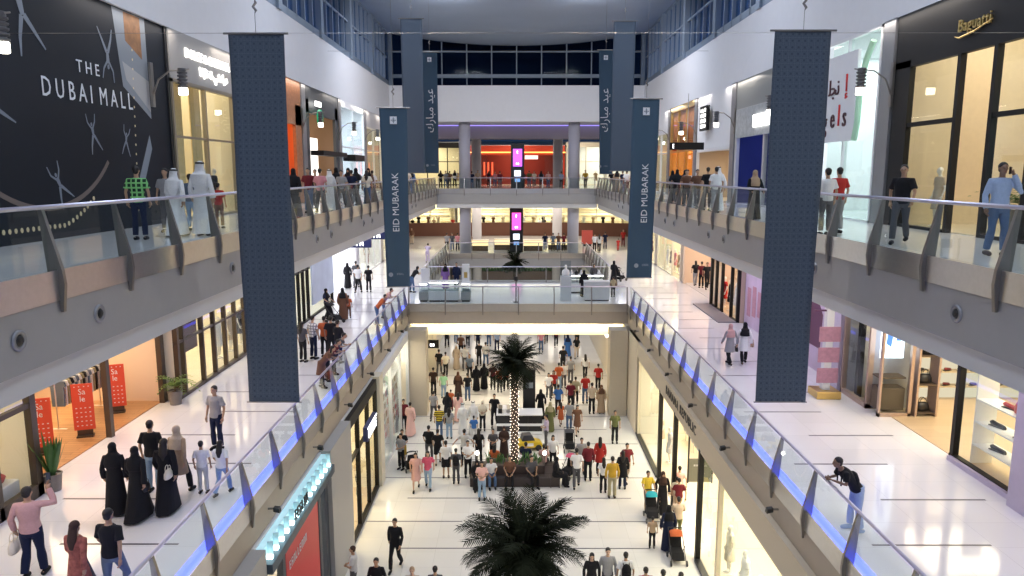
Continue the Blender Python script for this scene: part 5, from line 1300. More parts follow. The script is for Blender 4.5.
# ================================================================== PALMS
frond_m = mat('palm_frond', (.012, .017, .007), .75, spec=.15, noise=.4, nscale=5)
bark_m = mat('palm_bark', (.10, .07, .05), .9, noise=.4, nscale=14, bump=.8)
fairy = glow('fairy_light', (1.0, .82, .66), 7.0)
def frond_mesh(L, droop, seed):
    rnd = random.Random(seed); m = M(); p = Vector((0, 0, 0)); d = Vector((0, 1, .0)); d = Vector((0, math.cos(.2), math.sin(.2))); pts = [p.copy()]; n = 16; ds = []
    for k in range(n):
        p = p + d * (L / n); d = (d + Vector((0, 0, -droop / n))).normalized(); pts.append(p.copy()); ds.append(d.copy())
    m.tube(pts, [.022 * (1 - .8 * k / n) for k in range(n + 1)], 5)
    for k in range(1, n + 1):
        t = k / n; q = pts[k]; dd = ds[min(k, n - 1)]
        for sub in (0, .5):
            qq = q - dd * (L / n) * sub
            for s in (-1, 1):
                ll = L * .30 * (math.sin(PI * (.12 + .80 * t)) ** .7) * rnd.uniform(.85, 1.1)
                out = (Vector((s, 0, 0)) * .9 + dd * .75 + Vector((0, 0, rnd.uniform(-.25, .15)))).normalized()
                tip = qq + out * ll + Vector((0, 0, -.18 * ll)); mid = qq + out * ll * .5
                w_ = dd * .017
                m.add([qq - w_, qq + w_, mid + w_, tip, mid - w_], [(0, 1, 2, 3, 4)])
    return m.mesh('frond')
def palm(pos, ht, R, label, lights=None, nf=46, seed=1):
    t = thing('palm_tree', label, 'palm tree', pos); rnd = random.Random(seed)
    m = M(); prof = []
    k = 0; z = 0.0
    while z < ht:
        r = .17 - .03 * z / ht; prof += [(r, z), (r * 1.12, z + .06)]; z += .11
    m.lathe(prof, n=14); m.obj('trunk', bark_m, t)
    m = M(); m.ell((0, 0, ht + .05), (.25, .25, .38), 12, 8); m.obj('crown_heart', bark_m, t, smooth=True)
    ms = [frond_mesh(R, dr, seed * 10 + i) for i, dr in enumerate((.8, 1.1, 1.5, 1.8))]
    for me in ms: me.materials.append(frond_m)
    for i in range(nf):
        el = rnd.uniform(-.3, 1.2); a = i * 2.39996
        me = ms[0 if el > .9 else 1 if el > .5 else 2 if el > .1 else 3]
        o = bpy.data.objects.new('frond', me); COL.objects.link(o); o.parent = t; o.location = (0, 0, ht + .15)
        o.rotation_euler = (el, 0, a); sc_ = rnd.uniform(.8, 1.05); o.scale = (sc_, sc_, sc_)
    if lights:
        m = M(); z0, z1, n = lights
        for k in range(n):
            z = z0 + (z1 - z0) * k / n; a = k * 2.4; r = .185
            m.ell((r * math.cos(a), r * math.sin(a), z), (.012, .012, .012), 5, 4)
        o = m.obj('fairy_lights', fairy, t); o['kind'] = 'stuff'
    return t
pA = at(514.5, 478, 0)
palm(tuple(pA), 4.95, 1.42, 'slim palm with a fairy lit trunk rising from the seating planter', (0.6, 4.9, 230), 60, 2)
palm(tuple(at(524, 556, 5.0).xy) + (0.0,), 4.9, 1.55, 'large dark palm crown nearest the lens on the ground floor', (0.6, 4.6, 200), 74, 5)
pC = at(514.5, 262, Y=60)
palm((pC.x, 60, 0), pC.z - .2, 1.35, 'palm rising through the second void beyond the bridge', None, 40, 8)
# round planter bench at palm A
def planter(pos, label, lampsx=True):
    t = thing('planter_bench', label, 'bench', pos)
    for k, (x0, x1, y0, y1) in enumerate(((-1.9, 1.9, -.95, -.45), (-1.9, 1.9, .45, .95), (-1.9, -1.3, -.45, .45), (1.3, 1.9, -.45, .45))):
        M().box(x0, x1, y0, y1, 0, .40).obj('seat', mat('bench_dark', (.05, .035, .03), .45), t, bevel=.02)
    M().box(-1.28, 1.28, -.43, .43, 0, .75).obj('planter_box', mat('planter_brown'), t, bevel=.02)
    m = M(); rnd = random.Random(3)
    for k in range(90): blade(m, (rnd.uniform(-1.2, 1.2), rnd.uniform(-.35, .35), .72), (rnd.uniform(-.6, .6), rnd.uniform(-.6, .6), 1), rnd.uniform(.25, .5), .03, .3, 4)
    m.obj('leaves', leaf_m, t)
    for x in (-1.62, 1.3):
        l = M().tube([(x, -.3, .7), (x, -.3, 1.2)], .02).obj('lamp_post', steel_dark, t); M().ell((x, -.3, 1.27), (.09, .09, .09)).obj('lamp_globe', lamp_w, l)
    return t
planter((pA.x, pA.y, 0), 'dark planter bench with two globe lamps around the fairy lit palm')
q = at(524, 556, 5.0); planter((q.x, q.y, 0), 'dark planter bench under the nearest palm')

# ================================================================== KIOSKS
t = thing('kiosk', 'black and white striped kiosk counter behind the fairy lit palm', 'kiosk', tuple(at(521, 431, 0))); t.scale = (.65, 1, 1)
for k, x in enumerate((-1.35, .0, 1.1)):
    b = M().box(x - .55, x + .55, -.5, .5, 0, 1.0).obj('counter', blk, t, bevel=.01)
M().box(-1.95, 1.7, -.52, -.5, .02, .16).obj('white_stripe', wht, t); M().box(-1.95, 1.7, -.52, -.5, .45, .58).obj('white_stripe', wht, t); M().box(-1.95, 1.7, -.52, .52, 1.0, 1.06).obj('counter_top', wht, t)
for k in range(3): M().box(-1.8 + .35 * k, -1.5 + .35 * k, -.35, .3, 1.06, 1.3).obj('product_block', (blk, wht, steel)[k], t)
t = thing('advert_pillar', 'tall narrow black advertising pillar beside the striped kiosk', 'pillar sign', tuple(at(529, 421, 0)))
M().box(-.33, .33, -.2, .2, 0, 2.9).obj('body', blk, t, bevel=.02); M().box(-.2, .2, -.22, -.2, 1.9, 2.2).obj('small_logo', mat('print_grey'), t)
t = thing('toy_car', 'yellow ride on toy car on the ground floor beside the kiosk', 'toy car', tuple(at(529, 449, 0)), .2)
yl = mat('toy_yellow', (.75, .52, .02), .35)
m = M(); m.prism([(-.62, .15), (-.62, .42), (-.45, .48), (-.2, .5), (.25, .48), (.6, .36), (.64, .15)], 'y', -.3, .3); m.obj('body', yl, t, bevel=.04)
M().prism([(-.4, .5), (-.32, .78), (.1, .78), (.25, .5)], 'y', -.26, .26).obj('cabin', mat('toy_dark', (.04, .04, .05), .3), t, bevel=.03)
for x in (-.4, .4):
    for y in (-.3, .3): M().tube([(x, y - .06, .15), (x, y + .06, .15)], .15, 14).obj('wheel', blk, t)
M().box(-.15, .15, -.32, -.305, .25, .4).obj('number_plate', wht, t)

mk_grey = mat('kiosk_grey', (.60, .63, .66), .35); case_g = glass_mat('case_glass', (.9, .96, .98), .5)
def kiosk(pos, w, d, h, label, m_=mk_grey):
    t = thing('kiosk_counter', label, 'counter', pos)
    M().box(0, w, 0, d, .1, h * .55).obj('base', m_, t, bevel=.01); M().box(.05, w - .05, .05, d - .05, 0, .1).obj('toe_kick', blk, t)
    M().box(0.01, w - .01, .01, d - .01, h * .55, h).obj('glass_case', case_g, t); M().box(0, w, 0, d, h, h + .03).obj('counter_top', wht, t); M().box(.05, w - .05, .1, d - .1, h * .75, h * .76).obj('case_shelf', wht, t)
    M().box(.05, w - .05, .05, .09, h - .05, h - .02).obj('case_light', lamp_w, t)
    return t
kz = L1
a = at(419, 302, kz); kiosk(tuple(a), .52, .8, 1.05, 'grey glass jewellery counter at the left end of the bridge kiosk', mat('kiosk_dark', (.30, .31, .32), .35))
a = at(428.5, 302, kz); kiosk(tuple(a), 1.75, .8, 1.15, 'wide grey glass counter in the middle of the left bridge kiosk')
a = at(461, 302, kz); kiosk(tuple(a), .55, .8, 1.05, 'narrow dark glass counter at the right of the left bridge kiosk', mat('kiosk_dark'))
def stand(u, v, w, h, label, pic):
    t = thing('display_stand', label, 'display', tuple(at(u, v, kz) + Vector((0, .9, 0))))
    M().box(-w / 2, w / 2, -.12, .12, 0, h).obj('panel', wht, t, bevel=.02)
    if pic: M().box(-w * .22, w * .22, -.14, -.12, h * .62, h * .78).obj('picture', gold, t)
    return t
stand(465, 302, .42, 2.1, 'white display stand with gold picture on the left bridge kiosk', True)
stand(424, 300, .5, 1.75, 'white display stand at the left end of the left bridge kiosk', False)
a = at(560.5, 301, kz)
t = thing('display_pedestal', 'grey pedestal with a white bust on the right bridge kiosk', 'pedestal', tuple(a)); M().box(0, .62, 0, .55, 0, 1.45).obj('pedestal_base', mk_grey, t, bevel=.01)
m = M(); m.rings([(.31, .28, 1.45, .2, .14), (.31, .28, 1.6, .24, .15), (.31, .28, 1.78, .2, .12), (.31, .28, 1.84, .07, .07), (.31, .28, 1.95, .06, .06)], 16); m.ell((.31, .28, 2.0), (.08, .09, .1)); m.obj('bust', mat('bust_white', (.9, .9, .9), .4), t, smooth=True)
M().box(0, .62, .5, .55, 1.45, 2.3).obj('back_panel', glass_mat('frost', (.8, .85, .88), .5), t)
a = at(584.5, 301, kz); 
t = thing('kiosk_counter', 'long white counter at the front of the right bridge kiosk', 'counter', tuple(a)); M().box(0, 1.45, 0, .7, .06, 1.1).obj('base', mk_grey, t, bevel=.01); M().box(.03, 1.42, .03, .67, 0, .06).obj('toe_kick', blk, t); M().box(-.02, 1.47, -.02, .72, 1.1, 1.14).obj('counter_top', wht, t, bevel=.005)
a = at(570, 297, kz) + Vector((0, 1.3, 0)); kiosk(tuple(a), 2.2, .6, 1.1, 'white rear glass counter of the right bridge kiosk', wht)
for k, x in enumerate((.2, .5, .8, 1.5, 1.9)):
    b = M(); b.rings([(0, 0, 0, .09, .07), (0, 0, .14, .11, .08), (0, 0, .22, .05, .05), (0, 0, .3, .04, .04)], 12); o = b.obj('necklace_bust', blk if k % 2 else wht, smooth=True)
    tag(o, '%s necklace bust on the rear counter of the right bridge kiosk, %s from left' % ('black' if k % 2 else 'white', ORD[k]), 'bust', 'necklace busts on the bridge kiosk'); o.location = tuple(a + Vector((x, .3, 1.13)))
# barrier post on the bridge edge
t = thing('barrier_post', 'slim black post with a round foot at the centre of the bridge', 'post', tuple(at(516, 303, kz) + Vector((0, .25, 0))))
M().lathe([(.16, 0), (.16, .03), (.03, .05), (.03, 1.25), (.05, 1.26), (.05, 1.32)], n=16).obj('stem', blk, t); M().box(-.1, .1, -.02, .02, 1.25, 1.5).obj('sign_plate', blk, t)

# ================================================================== STROLLERS, BAGS
def stroller(pos, rz, col, label):
    t = thing('stroller', label, 'stroller', pos, rz)
    fr = mat('stroller_frame', (.05, .05, .055), .4, .5)
    for x in (-.24, .24):
        M().tube([(x, -.42, 1.02), (x, -.30, .80), (x, .35, .15)], .014, 6).obj('frame_tube', fr, t); M().tube([(x, .12, .62), (x, -.28, .12)], .014, 6).obj('frame_tube', fr, t)
    M().tube([(-.24, -.42, 1.02), (.24, -.42, 1.02)], .018, 8).obj('handle', blk, t)
    m = M(); m.loft([[(x, -.18, .42) for x in (-.2, 0, .2)] + [(x, -.16, .40) for x in (.2, 0, -.2)], [(x, .18, .40) for x in (-.2, 0, .2)] + [(x, .18, .34) for x in (.2, 0, -.2)], [(x, .34, .22) for x in (-.2, 0, .2)] + [(x, .32, .18) for x in (.2, 0, -.2)]]); m.obj('seat', fab(CC['black']), t)
    M().prism([(-.18, .38), (-.34, .86), (-.38, .84), (-.24, .36)], 'x', -.2, .2).obj('seat_back', fab(CC['black']), t)
    m = M(); R = []
    for k in range(7):
        a = -.15 + 1.15 * k / 6; R.append([(.22 * math.cos(PI * j / 8), -.30 + .32 * math.sin(a) * (math.sin(PI * j / 8) * .35 + .65), .74 + .26 * math.cos(a) * (.7 + .3 * math.sin(PI * j / 8))) for j in range(9)])
    vs = [p for r in R for p in r]; fs = [(i * 9 + j, i * 9 + j + 1, i * 9 + j + 10, i * 9 + j + 9) for i in range(6) for j in range(8)]; m.add(vs, fs); m.obj('canopy', fab(CC[col]), t, smooth=True)
    M().box(-.2, .2, -.24, .16, .14, .28).obj('basket', fab(CC['black']), t)
    for x in (-.27, .27):
        for y in (-.28, .36): M().tube([(x - .02, y, .10), (x + .02, y, .10)], .10, 14).obj('wheel', blk, t)
    return t
# ================================================================== PEOPLE
A, T, RT, LF = 0.0, PI, -PI / 2, PI / 2        # facing away, towards the lens, right, left
def c2(x, y): return (400 + x / 2.88, 320 + y / 2.88)
def c7(x, y): return (x / 2.88, 376 + y / 2.88)
def c15(x, y): return (620 + x / 4.24, 440 + y / 4.235)
def g(u, v, z=L0): return at(u, v, z)
def ghead(u, v, z, h): p = at(u, v, z + h); p.z = z; return p
def backpack(pos, rz, label, col='black', z=1.0, s=1.0, lean=0.0):
    t = thing('backpack', label, 'backpack', (pos[0], pos[1], pos[2] + z), rz, s=s)
    m = M(); m.rings([(0, -.20 + lean, .0, .13, .07), (0, -.20 + lean, .05, .15, .09), (0, -.19 + lean, .28, .15, .085), (0, -.17 + lean, .40, .10, .06), (0, -.16 + lean, .43, .03, .02)], 14); m.obj('pack', fab(CC[col]), t, smooth=True)
    m = M().rings([(0, -.29 + lean, .05, .09, .03), (0, -.29 + lean, .18, .09, .03)], 10); m.obj('pocket', fab(CC[col]), t, smooth=True)
    for x in (-.09, .09): M().tube([(x, -.13 + lean, .38), (x, -.02 + lean, .46), (x, .13 + lean * .5, .36), (x, .13 + lean * .5, .15)], .015, 6).obj('strap', fab(CC[col]), t)
    return t
def bag_at(pos, rz, off, label, col, s=1.0):
    c, n = math.cos(rz), math.sin(rz); p = Vector(pos) + Vector((off[0] * c - off[1] * n, off[0] * n + off[1] * c, off[2]))
    key = 'bag_' + col
    if key not in GOODS: GOODS[key] = mk_bag(CC[col], col); o = GOODS[key]
    else: o = copy_tree(GOODS[key])
    o['label'] = label; o['category'] = 'handbag'
    if 'group' in o: del o['group']
    o.location = p; o.rotation_euler = (0, 0, rz + PI / 2); o.scale = (s, s, s)

# ---- ground floor, from the pixel where the feet stand
G = []
def P(uv, face, ps, label, **k):
    z = k.pop('z', L0); p = at(uv[0], uv[1], z); k.setdefault('h', random.uniform(1.66, 1.80)); return p, person(p, face + random.uniform(-.15, .15), ps, label, **k)
gf = [
 (c2(70, 238), A, 'walk', 'woman in white top and black trousers left of the left crowd under the bridge', dict(top='white', bot='black', hair='long_hair', h=1.62)),
 (c2(97, 218), A, 'stand', 'man in dark brown shirt near the left pillar under the bridge', dict(top='dbrown', bot='black')),
 (c2(113, 158), A, 'walk', 'man in black shirt walking away beyond the brown shirted man', dict(top='black', bot='dgrey')),
 (c2(132, 163), A, 'stride', 'person in cream shirt walking beside a black shirted man under the bridge', dict(top='cream', bot='black')),
 (c2(126, 225), A, 'stand', 'person in mint green shirt under the left of the bridge', dict(top='mint', bot='ldenim', h=1.6)),
 (c2(97, 290), A, 'walk', 'man in grey shirt in front of the left pillar crowd', dict(top='grey', bot='dgrey')),
 (c2(163, 140), T, 'robe', 'person in long beige robe deep under the bridge', dict(kind='robe', top='beige', hair='headscarf', hairc='beige', h=1.62)),
 (c2(187, 145), A, 'walk', 'person in light grey top deep under the bridge', dict(top='lgrey', bot='dgrey')),
 (c2(228, 132), A, 'stand', 'person in black shirt and black trousers deep under the bridge', dict(top='black', bot='black')),
 (c2(244, 134), A, 'walk', 'person in pale grey shirt and blue jeans deep under the bridge', dict(top='lgrey', bot='denim')),
 (c2(201, 172), T, 'walk', 'man in slate blue shirt walking forward under the bridge', dict(top='slate', bot='black')),
 (c2(168, 224), A, 'robe', 'woman in dark brown dress under the bridge left of two black abayas', dict(kind='robe', top='dbrown', hair='headscarf', hairc='brown', h=1.6)),
 (c2(195, 232), A, 'stand', 'person in black top and dark jeans beside the dark brown dress', dict(top='black', bot='denim')),
 (c2(220, 204), A, 'robe', 'woman in black abaya, left of the pair beneath the bridge', dict(kind='robe', top='black', hair='headscarf', hairc='black', h=1.6)),
 (c2(238, 200), A, 'robe', 'woman in black abaya, right of the pair beneath the bridge', dict(kind='robe', top='black', hair='headscarf', hairc='black', h=1.64)),
 (c2(264, 200), A, 'stand', 'person in dark red top behind the palm crown', dict(top='maroon', bot='black')),
 (c2(287, 208), A, 'stand', 'person in bright orange red top behind the palm crown', dict(top='orange', bot='dgrey', h=1.6)),
 (c2(303, 204), A, 'walk', 'person in red shirt behind the palm trunk', dict(top='red', bot='black', h=1.66)),
 (c2(147, 262), A, 'stand', 'child in orange top beside a woman in black abaya', dict(top='orange', bot='maroon', h=1.25)),
 (c2(137, 292), A, 'robe', 'woman in black abaya beside a child in orange', dict(kind='robe', top='black', hair='headscarf', hairc='black', h=1.64)),
 (c2(166, 292), A, 'robe', 'person in long pale pink dress left of two white robes', dict(kind='robe', top='salmon', hair='long_hair', h=1.62)),
 (c2(142, 342), A, 'stand', 'woman in grey top and blue jeans right of the striped shirt', dict(top='grey', bot='ldenim', hair='long_hair', h=1.62)),
 (c2(115, 340), A, 'stand', 'man in yellow and black striped shirt on the ground floor', dict(top='yellow', bot='denim', topm=striped('wasp_stripes', (.75, .55, .06), (.02, .02, .02), 11))),
 (c2(181, 330), A, 'robe', 'man in white robe and white headcloth, left of the ground floor pair', dict(kind='robe', top='white', hair='ghutra', hairc='white')),
 (c2(203, 326), A, 'robe', 'man in white robe and white headcloth, right of the ground floor pair', dict(kind='robe', top='white', hair='ghutra', hairc='white')),
 (c2(213, 350), A, 'walk', 'child in bright blue shirt in front of the white robes', dict(top='blue', bot='lgrey', h=1.35)),
 (c2(238, 318), T, 'folded', 'woman in patterned cream top right of the white robes', dict(top='cream', bot='black', hair='headscarf', hairc='cream', h=1.62)),
 (c2(272, 306), T, 'walk', 'man in black shirt walking left of the striped kiosk', dict(top='black', bot='black')),
 (c2(12, 322), T, 'stand', 'man in dark red shirt beside the bright shelves', dict(top='maroon', bot='black')),
 (c2(31, 330), A, 'robe', 'person in long peach robe by the bright shelves', dict(kind='robe', top='salmon', hair='short_hair', h=1.72)),
 (c2(8, 417), T, 'folded', 'man in black shirt and yellow shorts by the left shopfront', dict(top='black', bot='mustard', low='shorts')),
 (c2(47, 490), T, 'walk', 'woman in tan patterned dress walking arm in arm at lower left', dict(kind='dress', low='none', top='rose', hair='long_hair', h=1.66, hd=True, sk='l')),
 (c2(73, 487), T, 'stride', 'woman in deep pink top and jeans at lower left', dict(top='dpink', bot='ldenim', hair='long_hair', h=1.68, hd=True, sk='l')),
 (c2(84, 408), A, 'walk', 'man in black shirt left of the black shorts', dict(top='black', bot='dgrey')),
 (c2(110, 416), A, 'walk', 'man in black t-shirt and black shorts walking away', dict(top='black', bot='black', low='shorts', h=1.7)),
 (c2(133, 454), A, 'stand', 'man in white t-shirt and black shorts from behind', dict(top='white', bot='black', low='shorts', hd=True)),
 (c2(162, 471), A, 'stand', 'boy in dark shirt with backpack beside the white t-shirt', dict(top='dgrey', bot='dgrey', h=1.6)),
 (c2(186, 418), A, 'reach', 'man in light grey t-shirt with arms held out to both sides', dict(top='lgrey', bot='black', hd=True)),
 (c2(227, 413), A, 'stand', 'woman in black top and black trousers holding a hand', dict(top='black', bot='black', hair='long_hair', h=1.68)),
 (c2(405, 282), A, 'robe', 'woman in black abaya right of the palm trunk', dict(kind='robe', top='black', hair='headscarf', hairc='black', h=1.62)),
 (c2(432, 322), A, 'robe', 'woman in grey green abaya and headscarf right of the kiosk', dict(kind='robe', top='olive', hair='headscarf', hairc='khaki', h=1.6)),
 (c2(421, 369), LF, 'folded', 'man in lilac grey shirt beside the yellow toy car', dict(top='lilac', bot='dgrey')),
 (c2(455, 272), A, 'walk', 'man in navy blue shirt right of the advertising pillar', dict(top='blue', bot='black')),
 (c2(463, 305), A, 'walk', 'girl in orange dress behind a stroller', dict(kind='dress', low='none', top='orange', hair='long_hair', h=1.3)),
 (c2(491, 260), A, 'stand', 'man in maroon shirt right of the blue shirt', dict(top='maroon', bot='black')),
 (c2(505, 245), A, 'walk', 'man in khaki shirt in the right crowd under the bridge', dict(top='khaki', bot='black')),
 (c2(487, 320), A, 'push', 'person in grey top pushing a stroller right of the palm', dict(top='grey', bot='denim')),
 (c2(510, 330), T, 'walk', 'woman in brown patterned dress right of the stroller', dict(kind='dress', low='none', top='brown', hair='long_hair', h=1.58)),
 (c2(442, 222), T, 'walk', 'woman in red top in the crowd right of the palm', dict(top='red', bot='black', hair='long_hair', h=1.64)),
 (c2(428, 228), T, 'stride', 'woman in white top in the crowd right of the palm', dict(top='white', bot='dgrey', hair='long_hair', h=1.6)),
 (c2(457, 202), A, 'stand', 'person in orange shirt among the crowd under the bridge', dict(top='orange', bot='ldenim')),
 (c2(471, 196), A, 'stand', 'person in white shirt among the crowd under the bridge', dict(top='white', bot='dgrey')),
 (c2(552, 270), A, 'stand', 'man in beige shirt in front of the right pillar', dict(top='beige', bot='black')),
 (c2(577, 268), T, 'robe', 'woman in brown abaya beside the beige shirted man', dict(kind='robe', top='tan', hair='headscarf', hairc='brown', h=1.62)),
 (c2(533, 240), A, 'stand', 'person in red shirt and blue jeans left of the right pillar', dict(top='red', bot='denim')),
 (c2(570, 205), A, 'walk', 'man in red t-shirt by the brown door', dict(top='red', bot='black')),
 (c2(533, 170), A, 'walk', 'woman in white shirt with shoulder bag deep under the bridge', dict(top='white', bot='black', hair='long_hair', h=1.66)),
 (c2(491, 180), A, 'stand', 'man in grey shirt deep under the right of the bridge', dict(top='grey', bot='dgrey')),
 (c2(469, 150), A, 'walk', 'man in black shirt striding deep under the right of the bridge', dict(top='black', bot='black')),
 (c2(483, 105), A, 'robe', 'woman in blue dress far back on the pale floor', dict(kind='robe', top='blue', hair='headscarf', hairc='navy', h=1.62)),
 (c2(508, 110), T, 'walk', 'woman in black top beside the blue dress', dict(top='black', bot='beige', hair='long_hair', h=1.62)),
 (c2(618, 354), T, 'stand', 'man in grey green vest and black trousers at right of the ground floor', dict(top='olive', bot='black', hd=True)),
 (c2(575, 442), A, 'robe', 'woman in long red top with long black hair', dict(kind='longtop', bot='black', top='red', hair='long_hair', h=1.70)),
 (c2(585, 497), A, 'stand', 'girl in white top and black trousers beside the mustard shirt', dict(top='white', bot='black', hair='long_hair', h=1.55)),
 (c2(610, 512), A, 'stand', 'man in mustard shirt and trousers from behind', dict(kind='longsleeve', top='mustard', bot='khaki', hd=True)),
 (c2(640, 486), A, 'stand', 'woman in black top and dark jeans right of the mustard shirt', dict(kind='longtop', top='black', bot='navy', hair='long_hair', h=1.70)),
 (c2(652, 464), T, 'walk', 'person in maroon shirt and beige trousers behind the black top', dict(top='maroon', bot='beige')),
 (c2(508, 484), A, 'walk', 'man in white t-shirt walking beside a pink stroller', dict(top='white', bot='dgrey', h=1.78)),
 (c2(522, 443), T, 'stand', 'man in grey shirt behind the maroon shirt', dict(top='grey', bot='dgrey')),
 (c2(541, 462), A, 'stand', 'man in dark maroon shirt and black trousers right of the planter', dict(kind='longsleeve', top='maroon', bot='black')),
 (c2(236, 517), T, 'folded', 'woman in salmon top and jeans standing by the planter bench', dict(top='salmon', bot='ldenim', hair='long_hair', h=1.66)),
 (c2(196, 452), T, 'folded', 'man in white shirt standing behind the planter bench', dict(top='white', bot='black')),
 (c2(268, 408), T, 'folded', 'person in dark grey top behind the left of the planter bench', dict(top='dgrey', bot='black', h=1.6)),
 (c2(292, 404), T, 'folded', 'woman in brown abaya behind the planter bench', dict(kind='robe', top='dbrown', hair='headscarf', hairc='dbrown', h=1.64)),
 (c2(440, 430), T, 'stand', 'woman in white top beside a seated black abaya', dict(top='white', bot='black', hair='long_hair', h=1.62)),
 (c15(115, 300), T, 'push', 'man in yellow shirt pushing a teal stroller at lower right', dict(top='yellow', bot='tan', hd=True)),
 (c15(178, 302), T, 'robe', 'woman in black abaya beside the yellow shirted man', dict(kind='robe', top='black', hair='headscarf', hairc='dbrown', h=1.66, hd=True)),
 (c15(213, 302), A, 'stand', 'child in cream top by the bright shop entrance', dict(top='cream', bot='beige', h=1.45)),
 (c15(232, 305), A, 'walk', 'person in maroon top at the bright shop entrance', dict(top='maroon', bot='tan', h=1.62)),
 (c15(248, 275), A, 'walk', 'woman in pale pink top entering the bright shop', dict(top='salmon', bot='beige', hair='short_hair', h=1.66)),
 (c15(135, 458), A, 'stand', 'small child in tan top and black leggings beside the abaya', dict(top='tan', bot='black', h=1.2)),
 (c15(186, 465), A, 'robe', 'woman in navy black abaya walking with a child at lower right', dict(kind='robe', top='navy', hair='headscarf', hairc='black', h=1.70, hd=True)),
 (c15(243, 425), A, 'push', 'man in beige shirt pushing an orange stroller at lower right', dict(top='beige', bot='olive', hd=True)),
 ((396, 569), T, 'walk', 'man in black suit walking alone at the lower left of the hall', dict(kind='longsleeve', top='black', bot='black', h=1.82, hd=True)),
]
for uv, face, ps, label, k in gf:
    if ps == 'robe': ps = random.choice(['stand', 'walk'])
    pt, o_ = P(uv, face, ps, label, **k)
    if 'backpack' in label and 'boy' in label: backpack(pt, face, 'black backpack on the boy beside the white t-shirt', 'black', z=.9, s=.95)
# figures of whom only head and shoulders reach the frame
for uv, h, face, label, k in (
 ((376, 558), 1.78, T, 'man in black suit cut off by the lower edge, left of the hall', dict(kind='longsleeve', top='black', bot='black')),
 ((412, 567), 1.68, T, 'fair haired person at the lower edge of the hall', dict(kind='tshirt', top='beige', bot='denim', hairc='tan', sk='l')),
 ((435, 566), 1.70, A, 'dark haired person at the lower edge left of the palm', dict(top='dgrey', bot='black')),
 ((592, 553), 1.65, T, 'woman in black top with long dark hair right of the nearest palm', dict(kind='longsleeve', top='black', bot='black', hair='long_hair', sk='l')),
 ((605.5, 548), 1.78, T, 'man in grey sweater right of the nearest palm', dict(kind='longsleeve', top='grey', bot='dgrey', sk='l')),
 ((626, 552), 1.72, A, 'man in white shirt wearing a black backpack at the lower edge', dict(top='white', bot='dgrey')),
 ((646, 567), 1.70, A, 'person in red top at the lower edge below the strollers', dict(top='red', bot='black')),
 ((655, 568), 1.72, A, 'person in black top at the lower edge below the strollers', dict(top='black', bot='black')),
 ((671, 571), 1.70, A, 'person in brown top at the lower edge nearest the right shop', dict(top='brown', bot='black')),
 ((340, 546), 1.74, LF, 'bald man in grey striped shirt leaning by the lower left shopfront', dict(top='lgrey', bot='dgrey', hairc='dbrown')),
):
    p = ghead(uv[0], uv[1], 0, h)
    if uv[0] == 340: p.x = max(p.x, -5.25)
    person(p, face, 'folded' if 'leaning' in label else 'stand', label, h=h, hd=True, **k)
    if 'backpack' in label: backpack(p, face, 'black backpack on the white shirted man at the lower edge', 'black', z=.98)
# seated round the planter (bench seat .42)
def seat(pos, rz, label, **k): k.setdefault('h', random.uniform(1.6, 1.78)); person(pos, rz + random.uniform(-.4, .4), 'sit', label, **k)
bx, by = pA.x, pA.y
seat((bx - 1.6, by - .95, 0), PI + .3, 'woman in black abaya seated at the left corner of the planter bench', kind='robe', top='black', hair='headscarf', hairc='black')
seat((bx - 1.0, by - .72, 0), PI, 'man in white shirt and jeans seated on the planter bench', top='white', bot='denim')
seat((bx - .2, by - .72, 0), PI, 'person in brown top seated at the middle front of the planter bench', top='brown', bot='black')
seat((bx + .7, by - .72, 0), PI, 'person in dark grey top seated at the front right of the planter bench', top='dgrey', bot='black')
seat((bx + .5, by + .72, 0), 0, 'person in navy top seated at the back of the planter bench', top='navy', bot='black')
seat((bx + 1.3, by + .72, 0), 0, 'person in rose top seated at the back right of the planter bench', top='rose', bot='black')
seat((bx - .9, by + .72, 0), 0, 'woman in orange top seated at the back left of the planter bench', top='orange', bot='black', hair='long_hair')
p = at(*c2(446, 478), 0); t = thing('stool', 'small dark stool under the seated black abaya right of the planter', 'stool', p); M().box(-.22, .22, -.22, .2, .40, .45).obj('seat', mat('bench_dark'), t)
for x in (-.18, .18):
    for y in (-.18, .16): M().box(x - .02, x + .02, y - .02, y + .02, 0, .4).obj('leg', mat('bench_dark'), t)
seat(tuple(p), -1.9, 'woman in flowing black abaya seated right of the planter', kind='robe', top='black', hair='headscarf', hairc='black')
stroller(at(*c15(135, 335), 0) , PI, 'teal', 'teal and black stroller pushed by the yellow shirted man')
stroller(at(*c15(240, 512), 0), PI, 'orange', 'orange stroller pushed by the beige shirted man')
stroller(at(*c2(488, 376), 0), PI, 'dgrey', 'dark grey stroller right of the striped kiosk')
stroller(at(*c2(484, 452), 0), PI * .8, 'dpink', 'deep pink stroller beside the white t-shirt')
stroller(at(*c2(30, 432), 0), .4, 'black', 'black stroller by the left ground floor shopfront')
p = at(*c2(6, 424), 0); person(p, 2.6, 'folded', 'person in grey top minding the black stroller', top='grey', bot='black', h=1.7)
